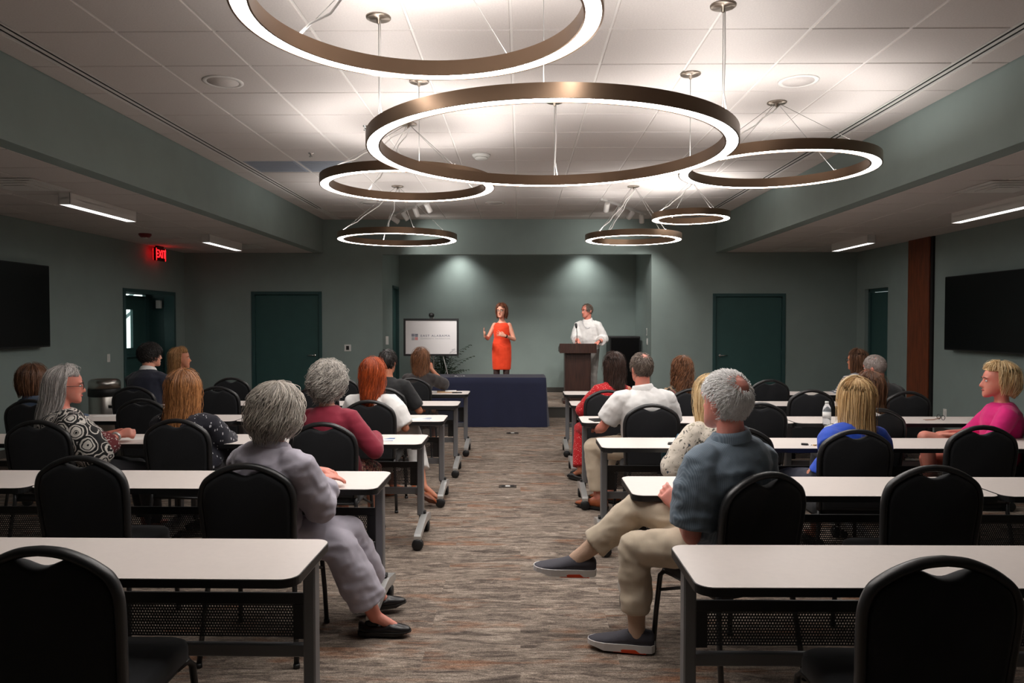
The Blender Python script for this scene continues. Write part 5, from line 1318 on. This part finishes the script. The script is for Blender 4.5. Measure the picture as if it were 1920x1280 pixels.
C = {
 'linen': cloth('linen_grey', rgb(176, 170, 182)), 'crimson': cloth('knit_crimson', rgb(138, 28, 52)), 'white': cloth('cotton_white', rgb(228, 226, 224)), 'black': cloth('cotton_black', rgb(22, 22, 24)),
 'navy': cloth('suit_navy', rgb(24, 28, 46)), 'denim': cloth('denim_blue', rgb(74, 92, 118)), 'khaki': cloth('khaki_beige', rgb(196, 180, 158)), 'pink': cloth('crepe_pink', rgb(214, 20, 118)), 'blue': cloth('crepe_blue', rgb(28, 74, 190)),
 'orange': cloth('crepe_orange', rgb(236, 62, 14), .75, .03), 'charcoal': cloth('wool_charcoal', rgb(52, 52, 56)), 'sheer': cloth('chiffon_dark', rgb(48, 42, 42)), 'tanpant': cloth('chino_grey', rgb(128, 124, 120)), 'olive': cloth('cotton_olive', rgb(70, 66, 56)),
 'pinstripe': pat('shirt_pinstripe', [(0, rgb(100, 115, 129)), (.6, rgb(107, 122, 136)), (1, rgb(124, 138, 150))], 52, 'wave', interp='LINEAR', rot=(0, 0, R(-28))),
 'rosette': pat('rosette_print', [(0, BK), (.08, WH), (.12, BK), (.16, WH), (.33, BK), (.39, WH), (.48, BK), (.60, WH), (.66, BK)], 9.5, distort=.02, randomness=.75),
 'redprint': pat('red_print', [(0, rgb(232, 190, 178)), (.20, rgb(190, 22, 30))], 62), 'navyprint': pat('navy_print', [(0, rgb(196, 196, 200)), (.20, rgb(24, 24, 36))], 46, sc3=(1, 1, .45)),
 'floralcream': pat('floral_cream', [(0, rgb(60, 84, 108)), (.33, rgb(96, 92, 82)), (.40, rgb(222, 212, 198)), (.60, rgb(170, 162, 142)), (.66, rgb(222, 212, 198))], 19, 'noise', dist=1.4), 'floraldark': pat('floral_dark', [(0, rgb(34, 32, 28)), (.48, rgb(176, 150, 118)), (.53, rgb(60, 70, 50)), (.58, rgb(150, 84, 84)), (.62, rgb(40, 36, 32))], 20, 'noise', dist=1.0),
 'stripes': pat('stripes_grey', [(0, rgb(196, 196, 200)), (.5, rgb(92, 94, 104))], 12, 'wave', rot=(0, R(90), 0)), 'skirtprint': pat('skirt_print', [(0, rgb(30, 24, 24)), (.45, rgb(150, 40, 48)), (.52, rgb(196, 168, 140)), (.58, rgb(60, 30, 30))], 34, 'noise', dist=.8),
 'leopard': pat('leopard_print', [(0, rgb(52, 36, 28)), (.3, rgb(150, 116, 88))], 40), 'cuffprint': pat('cuff_print', [(0, rgb(206, 190, 184)), (.28, rgb(110, 40, 44))], 60),
}
BR = mat('shoe_tan', rgb(150, 78, 42), .45); BROWN = mat('shoe_brown', rgb(110, 58, 32), .45)
def T(k, **kw): d = dict(mat=C[k]); d.update(kw); return d
def seat(i, dz=0, fw=0.0, rt=0.0):
    x, d, yw, _ = CHAIRS[i]; f = fdir(yw); return (x + f.x * (.27 + fw) + rt, d + f.y * (.27 + fw), .575 + dz)

# ---- woman in the grey linen suit (near left)
hp_ = (-1.22, 3.54, .56); hd = headpx(519, 716, 3.47, .15)
wr = atZ(583, 897, .785)
def loafer(s, o, f, u, r_, q):
    pass
p = person('grey-haired woman in a pale grey linen suit, sitting sideways, hands folded on the table', hp_, hd, -62, 'f', 38, -22, -4, 3, hs=1.0, skin='pink', build=1.08, voxel=.0065, ratio=1.0, slouch=.05, sht=.79, shw=.195, neckl=.128,
    top=T('linen', name='jacket', loose=.022, lo=-.14, sleeve='34', sl_loose=.012, cuff=True, wr=.010, ws=9, neck=1.3, collar=True), bottom=dict(kind='trousers', mat=C['linen'], loose=.022, flare=.036, hem=.80, wr=.010),
    hair=dict(kind='long', mat='grey', back=-.125, side=-.105, front=.05, vol=1.06, curl=.013, freq=1.7, n=1800, r=.0021, tuck=.70, flare=.10, rough=.03, puff=.013, seed=4, seg=14, ends=.07, backpush=0, sho=-.012, fly=900, flyp=.022),
    arms={'R': dict(w=(wr.x + .035, wr.y + .0, .79), pole=(.45, -.5, -1), dir=(.75, .35, -.05), palm=(0, 0, -1), thumb=(-.3, .8, 0), curl=16, sc=.92), 'L': dict(w=(wr.x - .02, wr.y + .09, .815), pole=(-.6, -.2, -1), dir=(.95, -.12, -.06), palm=(0, 0, -1), thumb=(0, -1, 0), curl=18, sc=.92)},
    legs={'R': ((-.885, 3.74, .505), (-.80, 3.93, .12), (-.68, 3.98, .06)), 'L': ((-.90, 3.60, .475), (-.735, 3.66, .10), (-.58, 3.66, .05))},
    shoes=dict(mats=(mat('loafer_black', rgb(24, 22, 24), .3), SOLE_DARK), L=.25, low=True, name='loafer', sole=.016))
# ---- white-haired man (near right)
gm_ = mat('sneaker_knit_grey', rgb(66, 64, 72), .8, bump=.6, bscale=260, bdist=.002); wsole = mat('sneaker_sole_white', rgb(226, 224, 224), .5); osole = mat('sneaker_sole_orange', rgb(226, 72, 26), .5)
def sneaker(s, o, f, u, r_, q):
    base = np.array(g_cur); b = MB()
    b.add([Vector(tuple(o + f * x * q + r_ * y + u * z - base)) for x, y, z in ((.02, -.048, -.004), (.16, -.052, -.004), (.16, .052, -.004), (.02, .048, -.004), (.05, -.048, .014), (.12, -.052, .012), (.12, .052, .012), (.05, .048, .014))], [(0, 1, 2, 3), (4, 7, 6, 5), (0, 4, 5, 1), (1, 5, 6, 2), (2, 6, 7, 3), (3, 7, 4, 0)]); b.build('outsole_insert', osole, s)
    b = MB()
    for k in range(4):
        x = .11 + .022 * k; h = .074 - .007 * k
        b.tube([Vector(tuple(o + f * (x + .008 * e) * q + r_ * (.022 * e) + u * (h - .004 * abs(e)) - base)) for e in (-1, -.4, .4, 1)], .0028, 6)
    c = o + f * .1 * q + u * .078
    for e in (-1, 1): b.tube([Vector(tuple(c - base)), Vector(tuple(c + r_ * .02 * e + u * .012 - base)), Vector(tuple(c + r_ * .03 * e - f * .01 - base)), Vector(tuple(c - base))], .0024, 6)
    b.build('laces', M['black'], s)
hp_ = (.95, 3.38, .575); g_cur = (hp_[0], hp_[1], 0); hd = headpx(1362, 699, 3.30, .128)
hw_ = atY(1268, 952, 3.50)
ank = atY(1088, 1043, 3.72); kne = atY(1205, 948, 3.72)
p = person('white-haired man with a pink bald spot, striped blue-grey shirt and khakis, legs crossed', hp_, hd, 62, 'm', -32, 30, 2, 0, hs=1.08, skin='rosy', build=1.06, belly=.02, voxel=.0065, ratio=1.0, slouch=.02, sht=.77, arml=1.12, neckl=.128,
    top=T('pinstripe', loose=.02, sleeve='short', slen=.86, sl_loose=.026, collar=True, lo=-.16, wr=.010, ws=8, neck=1.15), bottom=dict(kind='trousers', mat=C['khaki'], loose=.016, flare=.014, hem=.76, wr=.010),
    hair=dict(kind='short', mat='white', tilt=50, bald=29, front=.09, side=.03, back=-.085, vol=1.05, n=4400, ln=.24, r=.0017, lift=.012, seed=5, stint=.9),
    arms={'L': dict(w=(hw_.x + .02, 3.50, hw_.z), pole=(-.12, -.55, -1), dir=(-.55, .35, .55), palm=(.3, .9, -.2), thumb=(.3, .3, .9), curl=38, sc=1.0), 'R': dict(w=(hw_.x + .10, 3.68, hw_.z + .03), pole=(.6, .2, -1), dir=(-.85, -.35, .1), palm=(.1, -.8, -.4), thumb=(0, -.2, 1), curl=42, sc=1.0)},
    legs={'R': ((kne.x - .02, 3.68, .655), (ank.x, 3.72, ank.z), (ank.x - .15, 3.70, ank.z + .012)), 'L': ((.55, 3.52, .50), (.56, 3.50, .10), (.42, 3.53, .06))},
    shoes=dict(mats=(gm_, wsole), L=.30, low=False, name='sneaker', sole=.034, closed=True, extras=sneaker, up_R=(.30, -.05, .92)))
# socks of the white-haired man
I = g_info[p.name]; sock = mat('sock_beige', rgb(206, 172, 148), .9, bump=.8, bscale=60, bdist=.004, stretch=(8, 8, .4))
for nm in 'LR':
    hj, kn, an_, toe = I['leg'][nm]; P = PC(); d = nrm(kn - an_); P.limb([an_ - d * .03, an_ + d * .03, an_ + d * .16], [.043, .041, .050], 16, True, False); link('sock', P.fuse('sock', sock, I['base'], .009, 2, .001), p)

# ---- left side audience
person('woman with curly salt-and-pepper hair in a crimson cardigan', seat(3), headpx(615, 673, 4.93, .155), -8, 'f', 0, -14, skin='fair', build=1.06, voxel=.009,
    top=T('crimson', name='cardigan', loose=.018, wr=.004), bottom=dict(kind='skirt', mat=C['skirtprint'], loose=.02),
    hair=dict(kind='long', mat='curlgrey', back=-.125, side=-.10, front=.04, vol=1.0, curl=.018, freq=4.2, n=2000, r=.0019, tuck=.76, flare=.12, rough=.035, puff=.018, seed=8, seg=18, ends=.08, backpush=0, sho=-.014, fly=500, flyp=.035),
    arms={'R': dict(w=(-1.02, 5.10, .785), dir=(-.35, .9, -.05)), 'L': dict(w=(-1.3, 5.2, .785), dir=(.3, .9, -.05))})
person('woman with long honey-brown braids in a navy dotted blouse', seat(4), headpx(345, 692, 5.06, .142), -6, 'f', 0, -10, skin='brown', build=1.1, voxel=.011, shw=.2,
    top=T('navyprint', name='blouse', loose=.02, sl_loose=.02), bottom=dict(kind='trousers', mat=C['charcoal']),
    hair=dict(kind='long', mat='braid', back=-.33, side=-.30, front=.05, vol=1.12, curl=.003, freq=6, n=520, r=.0042, tuck=.95, rough=.008, seed=9, ends=.05))
hw_ = atZ(238, 818, .77)
g5 = person('woman with long silver hair and glasses in a black and white rosette top', (-3.10, 5.03, .575), headpx(122, 683, 5.0, .145), -48, 'f', 0, -58, -4, 4, skin='pink', build=1.16, voxel=.009, glasses=True,
    top=T('rosette', name='blouse', loose=.03, sleeve='elbow', sl_loose=.035, wr=.006), bottom=dict(kind='trousers', mat=C['charcoal']),
    hair=dict(kind='long', mat='silver', back=-.40, side=-.30, front=.075, vol=1.08, curl=.006, freq=1.5, n=900, r=.0026, tuck=.8, rough=.01, seed=10, face=(58, 92), sweep=.6, ends=.06),
    arms={'R': dict(w=(hw_.x - .03, hw_.y - .06, .79), pole=(.3, -.6, -1), dir=(.6, .3, .1), palm=(-.3, .6, -.5), thumb=(0, 0, 1), curl=48), 'L': dict(w=(hw_.x - .06, hw_.y + .04, .80), pole=(-.5, .3, -1), dir=(.8, -.2, 0), palm=(0, -.5, -.7), thumb=(0, 0, 1), curl=45)})
I = g_info[g5.name]; S_, E, Wd, a = I['arm']['R']; P = PC(); e = E + (Wd - E) * .62; P.limb([E - (Wd - E) * .1, E * .6 + e * .4, e], [.075, .083, .09], 16, True, False); link('cuff', P.fuse('cuff', C['cuffprint'], I['base'], .01, 2, .004), g5)
q = E + (Wd - E) * .92; b = MB(); d = nrm(Wd - E); b.tube([Vector(tuple(q - d * .008 - I['base'])), Vector(tuple(q + d * .008 - I['base']))], .034, 14); b.build('bracelet', M['silver'], g5)
p = person('red-haired woman in a white puff-sleeve blouse and white trousers', seat(6), headpx(698, 671, 6.22, .135), -20, 'f', 12, -6, skin='tan', voxel=.010,
    top=T('white', name='blouse', loose=.016, sleeve='short', slen=.95, puff=.035, sl_loose=.01), bottom=dict(kind='trousers', mat=C['white'], loose=.02, flare=.02, hem=.72),
    hair=dict(kind='long', mat='red', back=-.34, side=-.26, front=.05, vol=1.10, curl=.013, freq=1.8, n=800, r=.0028, tuck=.60, rough=.014, seed=11, ends=.07),
    arms={'R': dict(w=(-1.02, 6.38, .70)), 'L': dict(w=(-1.3, 6.5, .70))},
    legs={'R': ((-.98, 6.62, .60), (-.84, 6.30, .17), (-.70, 6.26, .10)), 'L': ((-1.2, 6.72, .50), (-1.18, 6.7, .095), (-1.1, 6.85, .05))}, shoes=dict(mats=(BR, BROWN), L=.25, low=True, name='flat_shoe', sole=.014))
person('dark-haired man in a black T-shirt near the photographer', seat(9), headpx(727, 655, 7.52, .128), -14, 'm', 0, -12, skin='tan', build=1.08, voxel=.011,
    top=T('black', name='t_shirt', loose=.016, sleeve='short', slen=.9), bottom=dict(kind='trousers', mat=C['charcoal']),
    hair=dict(kind='short', mat='black', front=.06, side=-.02, back=-.08, vol=1.06, n=900, r=.0026, lift=.012, seed=12), arms={'R': dict(w=(-1.05, 7.72, .66)), 'L': dict(w=(-1.45, 7.7, .66))})
cw = atY(802, 683, 9.02)
g8 = person('woman with long light-brown hair and a dark sheer top, raising a camera to her face', seat(13), headpx(789, 652, 8.80, .135), -4, 'f', 0, -8, skin='tan', voxel=.011,
    top=T('sheer', name='blouse', loose=.018, sleeve='elbow', sl_loose=.012), bottom=dict(kind='long_skirt', mat=C['leopard'], len=.6, name='skirt'),
    hair=dict(kind='long', mat='chest', back=-.25, side=-.22, front=.05, vol=1.06, curl=.011, freq=2, n=560, r=.003, tuck=.80, rough=.012, seed=13),
    arms={'R': dict(w=(cw.x + .05, cw.y - .02, cw.z - .06), pole=(.8, -.3, -1), dir=(-.25, .2, .9), palm=(-.6, .6, .2), thumb=(-.3, -.8, 0), curl=45), 'L': dict(w=(cw.x - .10, cw.y + .02, cw.z - .07), pole=(-.8, 0, -1), dir=(.3, .2, .9), palm=(.7, .5, 0), thumb=(.3, -.8, .2), curl=45)},
    shoes=dict(mats=(BROWN, BROWN), L=.24, low=True, name='sandal', sole=.014))
cm = empty('camera_body', (cw.x - .02, cw.y + .03, cw.z)); b = MB(); b.box((-.065, -.03, -.045), (.065, .03, .045), .008); b.box((-.03, -.03, .045), (.03, .02, .065), .008); b.build('housing', M['black'], cm)
b = MB(); b.lathe([(.035, .03), (.036, .10), (.03, .11), (0, .11)], 18, (0, 0, 0), 'Y'); b.build('lens', M['black'], cm); tag(cm, 'black camera held up by the woman in the dark sheer top', 'camera')
person('woman with a brown bob in a denim shirt at the far left edge', seat(8), headpx(62, 684, 6.38, .135), -10, 'f', 0, -20, skin='fair', voxel=.012,
    top=T('denim', loose=.018, collar=True), bottom=dict(kind='trousers', mat=C['charcoal']), hair=dict(kind='long', mat='brown', back=-.125, side=-.13, front=.05, vol=1.14, curl=.002, n=600, r=.0026, tuck=.86, flare=.06, rough=.006, seed=14, backpush=0))
person('dark-haired young man in a navy suit by the exit door', seat(12, .02), headpx(281, 643, 7.72, .128), -14, 'm', 0, -42, skin='fair', build=1.04, voxel=.011,
    top=T('navy', name='jacket', loose=.024, collar=True, collar_mat=C['white']), bottom=dict(kind='trousers', mat=C['navy']), hair=dict(kind='short', mat='black', front=.055, side=-.03, back=-.085, vol=1.12, n=1100, r=.0028, lift=.016, ln=.4, seed=15, wave=.2))
person('woman with long blonde hair in profile, beside the man in the navy suit', seat(16), headpx(338, 651, 8.88, .135), -25, 'f', 0, -68, skin='tan', voxel=.012,
    top=T('charcoal', loose=.016), bottom=dict(kind='trousers', mat=C['charcoal']), hair=dict(kind='long', mat='dkblonde', back=-.30, side=-.26, front=.07, vol=1.06, curl=.003, n=520, r=.003, tuck=.9, rough=.008, seed=16, face=(55, 85), sweep=.5))

# ---- right side audience
hw_ = atY(1262, 872, 5.0)
person('blonde woman in a cream floral blouse, half hidden behind the white-haired man', seat(22), headpx(1332, 705, 4.86, .138), 8, 'f', 6, 16, skin='pink', voxel=.010,
    top=T('floralcream', name='blouse', loose=.022, sl_loose=.02), bottom=dict(kind='trousers', mat=C['denim']), hair=dict(kind='long', mat='blonde', back=-.27, side=-.25, front=.05, vol=1.12, curl=.003, n=700, r=.0028, tuck=.85, rough=.008, seed=17),
    arms={'L': dict(w=(hw_.x, 5.0, hw_.z), pole=(-.7, -.3, -1), curl=40), 'R': dict(w=(1.3, 5.15, .72))})
person('man with thinning brown hair in a white polo shirt and khakis', seat(23), headpx(1203, 661, 6.02, .128), 24, 'm', -14, 16, skin='pink', build=1.08, belly=.02, voxel=.010,
    top=T('white', name='polo_shirt', loose=.020, sleeve='short', slen=.76, sl_loose=.014, collar=True), bottom=dict(kind='trousers', mat=C['khaki'], loose=.02, flare=.01, hem=.86),
    hair=dict(kind='short', mat='greybrown', tilt=30, bald=18, front=.08, side=-.01, back=-.08, vol=1.05, n=1600, ln=.28, r=.002, lift=.009, seed=18),
    arms={'L': dict(w=(.66, 6.28, .66), pole=(-.7, -.5, -1)), 'R': dict(w=(1.15, 6.35, .66))},
    legs={'L': ((.62, 6.22, .52), (.66, 6.18, .10), (.53, 6.26, .05)), 'R': ((.9, 6.5, .52), (.80, 6.42, .10), (.68, 6.5, .05))}, shoes=dict(mats=(BR, SOLE_DARK), name='shoe'))
person('woman with long dark hair in a red patterned dress', seat(27), headpx(1152, 660, 7.28, .138), 22, 'f', -18, 8, skin='tan', voxel=.011,
    top=T('redprint', name='dress_top', loose=.016, sl_loose=.01), bottom=dict(kind='long_skirt', mat=C['redprint'], len=.9, name='dress_skirt'), hair=dict(kind='long', mat='dark', back=-.31, side=-.27, front=.05, vol=1.10, curl=.008, n=620, r=.003, tuck=.84, rough=.008, seed=19),
    legs={'L': ((.62, 7.45, .50), (.60, 7.30, .10), (.5, 7.42, .05)), 'R': ((.80, 7.7, .50), (.78, 7.6, .10), (.7, 7.75, .05))})
person('woman with wavy chestnut hair half pinned up, dark floral top, near the right back door', seat(28), headpx(1279, 667, 7.42, .135), 6, 'f', 0, 4, skin='tan', voxel=.012,
    top=T('floraldark', name='blouse', loose=.018), bottom=dict(kind='trousers', mat=C['charcoal']), hair=dict(kind='long', mat='chest', back=-.28, side=-.24, front=.05, vol=1.02, curl=.016, freq=3, n=600, r=.003, tuck=1.15, rough=.022, puff=.006, seed=20, seg=16))
person('long brown-haired woman with glasses in a grey striped top', seat(32), headpx(1607, 654, 8.85, .135), 16, 'f', 0, 34, skin='tan', voxel=.012, glasses=True,
    top=T('stripes', loose=.018), bottom=dict(kind='trousers', mat=C['charcoal']), hair=dict(kind='long', mat='brown', back=-.28, side=-.25, front=.06, vol=1.05, curl=.003, n=520, r=.003, tuck=.9, rough=.007, seed=21, face=(45, 75)))
person('man with cropped grey hair in a black collared shirt, before the wood pilaster', seat(30, 0, .02, -.05), headpx(1641, 665, 7.28, .125), 10, 'm', 0, 34, -8, -6, skin='pink', build=1.08, voxel=.011,
    top=T('black', name='shirt', loose=.022, collar=True), bottom=dict(kind='trousers', mat=C['charcoal']), hair=dict(kind='short', mat='buzz', tilt=20, front=.045, side=-.01, back=-.075, vol=1.04, n=1600, ln=.12, r=.0017, lift=.003, seed=22))
person('woman with long brown hair directly beyond the blonde woman in blue', seat(25), headpx(1632, 696, 5.86, .135), 4, 'f', 0, 6, skin='tan', voxel=.012,
    top=T('white', loose=.018), bottom=dict(kind='trousers', mat=C['charcoal']), hair=dict(kind='long', mat='brown', back=-.36, side=-.33, front=.05, vol=1.08, curl=.004, n=620, r=.003, tuck=.95, rough=.01, seed=23))
hw_ = atY(1541, 868, 4.68)
g19 = person('blonde woman with a pale headband in a blue flutter-sleeve top', seat(20), headpx(1604, 709, 4.72, .138), 6, 'f', 0, 4, skin='fair', voxel=.010,
    top=T('blue', name='blouse', loose=.018, sleeve='short', slen=.5, puff=.0, sl_loose=.022), bottom=dict(kind='skirt', mat=C['navy']), hair=dict(kind='long', mat='ash', back=-.31, side=-.28, front=.05, vol=1.10, curl=.004, freq=1.2, n=900, r=.0026, tuck=.92, rough=.008, seed=24),
    arms={'L': dict(w=(hw_.x, 4.68, hw_.z), pole=(-.45, -.6, -1), dir=(-.45, .1, -.35), palm=(.2, .2, -1), thumb=(0, 1, 0), curl=30), 'R': dict(w=(2.2, 4.95, .70))})
I = g_info[g19.name]; b = MB(); b.tube([Vector(tuple(I['hp'](.101 * math.cos(a), .03 - .02 * math.sin(a), .022 + .132 * math.sin(a)) - I['base'])) for a in np.linspace(-.15, PI + .15, 24)], .008, 8); b.build('headband', mat('headband_cream', rgb(222, 200, 160), .6), g19)
g20 = person('woman with a short blonde bob in a bright pink dress, seated sideways facing left', (3.60, 5.56, .575), headpx(1872, 680, 5.56, .14), 78, 'f', -6, 74, 0, 0, skin='pink', build=1.05, voxel=.009,
    top=T('pink', name='dress_top', loose=.018, sleeve='elbow'), bottom=dict(kind='skirt', mat=C['pink'], name='dress_skirt', cut=.55), hair=dict(kind='long', mat='blonde', back=-.115, side=-.09, front=.085, vol=1.16, curl=.008, freq=1.3, n=900, r=.0025, tuck=.74, flare=.06, rough=.012, puff=.006, seed=25, face=(50, 84), sweep=.5, ends=.05, backpush=0),
    arms={'L': dict(w=(3.24, 5.5, .74)), 'R': dict(w=(3.26, 5.62, .74))},
    legs={'L': ((3.07, 5.58, .71), (3.16, 5.60, .28), (3.04, 5.62, .22)), 'R': ((3.14, 5.68, .53), (3.22, 5.66, .10), (3.08, 5.68, .05))})
for o in COL.objects: pass

# ---- speakers on the stage
fl = STG; hd = headpx(940.5, 569, 13.0, .132)
lh = atY(909, 627, 12.78); eh = atY(936, 623, 12.76)
g21 = person('smiling woman with a brown bob and glasses in a sleeveless orange-red dress, gesturing on stage', (hd[0] + .0, 13.03, fl + .98), hd, 168, 'f', 0, 160, 0, 0, skin='fair', voxel=.007, glasses=True, standing=True, floor=fl, slouch=.0, build=.93,
    top=T('orange', name='dress', loose=.010, sleeve='none', dress=.40, wr=.003, t_hi=.90), bottom=None,
    hair=dict(kind='long', mat='auburn', back=-.12, side=-.125, front=.06, vol=1.1, curl=.003, n=700, r=.0024, tuck=.88, flare=.05, rough=.006, seed=26, face=(46, 74), sweep=.55, backpush=0),
    arms={'R': dict(w=(lh.x, 12.80, lh.z - .03), pole=(-.35, .5, -1), dir=(-.18, -.15, 1), palm=(.95, .1, .15), thumb=(0, -.3, .5), curl=10, spread=.2, sc=.95), 'L': dict(w=(eh.x + .10, 12.80, eh.z - .06), pole=(.8, .4, -1), dir=(-.9, -.1, .32), palm=(0, 1, -.2), thumb=(0, -.1, 1), curl=8, spread=.3, sc=.95)},
    shoes=dict(mats=(SHOE_DARK, SOLE_DARK), L=.25, low=True, name='pump'))
I = g_info[g21.name]
def watch(I, g, nm, r_=.031):
    S_, E, Wd, a = I['arm'][nm]; d = nrm(Wd - E); q = E + (Wd - E) * .9; b = MB(); b.tube([Vector(tuple(q - d * .012 - I['base'])), Vector(tuple(q + d * .012 - I['base']))], r_, 14); b.build('watch', M['black'], g)
watch(I, g21, 'L')
st_m = mat('stockings_dark', rgb(60, 44, 42), .6)
for nm in 'LR':
    hj, kn, an_, toe = I['leg'][nm]; P = PC(); P.limb([hj * .35 + kn * .65, kn, kn * .65 + an_ * .35, an_, an_ * .3 + toe * .7 - V(0, 0, .03)], [.066, .057, .057, .038, .034], 12); link('stocking', P.fuse('stocking', st_m, I['base'], .010, 2), g21)
hd = headpx(1101, 569, 13.38, .130); rh = atY(1082, 640, 13.0); lh = atY(1119, 634, 13.2)
g22 = person('balding man with glasses cord in a white untucked shirt, standing behind the lectern', (hd[0] + .04, 13.48, fl + .96), hd, 160, 'm', -8, 122, -4, 0, skin='pink', voxel=.009, standing=True, floor=fl, slouch=-.02, build=1.06, belly=.03,
    top=T('white', loose=.020, sleeve='34', sl_loose=.010, collar=True, lo=-.2, cuff=True), bottom=dict(kind='trousers', mat=C['tanpant'], loose=.02, hem=.97),
    hair=dict(kind='short', mat='greybrown', tilt=28, bald=0, front=.098, side=-.015, back=-.085, vol=1.03, n=1300, ln=.3, r=.0022, lift=.010, seed=27, recede=.012),
    arms={'R': dict(w=(rh.x + .04, 13.10, 1.235), pole=(-.8, .5, -1), dir=(-.3, -.8, -.1), palm=(0, 0, -1), curl=14), 'L': dict(w=(lh.x + .02, 13.12, 1.24), pole=(.9, .6, -1), dir=(-.3, -.8, -.15), palm=(0, 0, -1), curl=14)})
I = g_info[g22.name]; watch(I, g22, 'L', .034)
for nm in 'R':
    b = MB(); b.tube([Vector(tuple(I['head'] + V(.09 * math.cos(a), -.05 - .09 * max(0, math.sin(a)) * .9, -.16 - .16 * math.sin(a)) - I['base'])) for a in np.linspace(0, PI, 14)], .0025, 6); b.build('glasses_cord', M['ink_navy'], g22)
# ---- teal bag on the floral woman's lap
bg = empty('handbag', (1.16, 5.12, .60)); b = MB(); b.box((-.17, -.04, 0), (.17, .06, .13), .02); b.build('pouch', mat('bag_teal', rgb(38, 110, 140), .5), bg); b = MB(); b.tube([(-.1, 0, .12), (-.06, 0, .2), (.06, 0, .2), (.1, 0, .12)], .006, 8); b.build('strap', mat('bag_strap', rgb(30, 84, 108), .5), bg)
tag(bg, 'teal handbag on the lap of the woman in the floral blouse', 'bag')
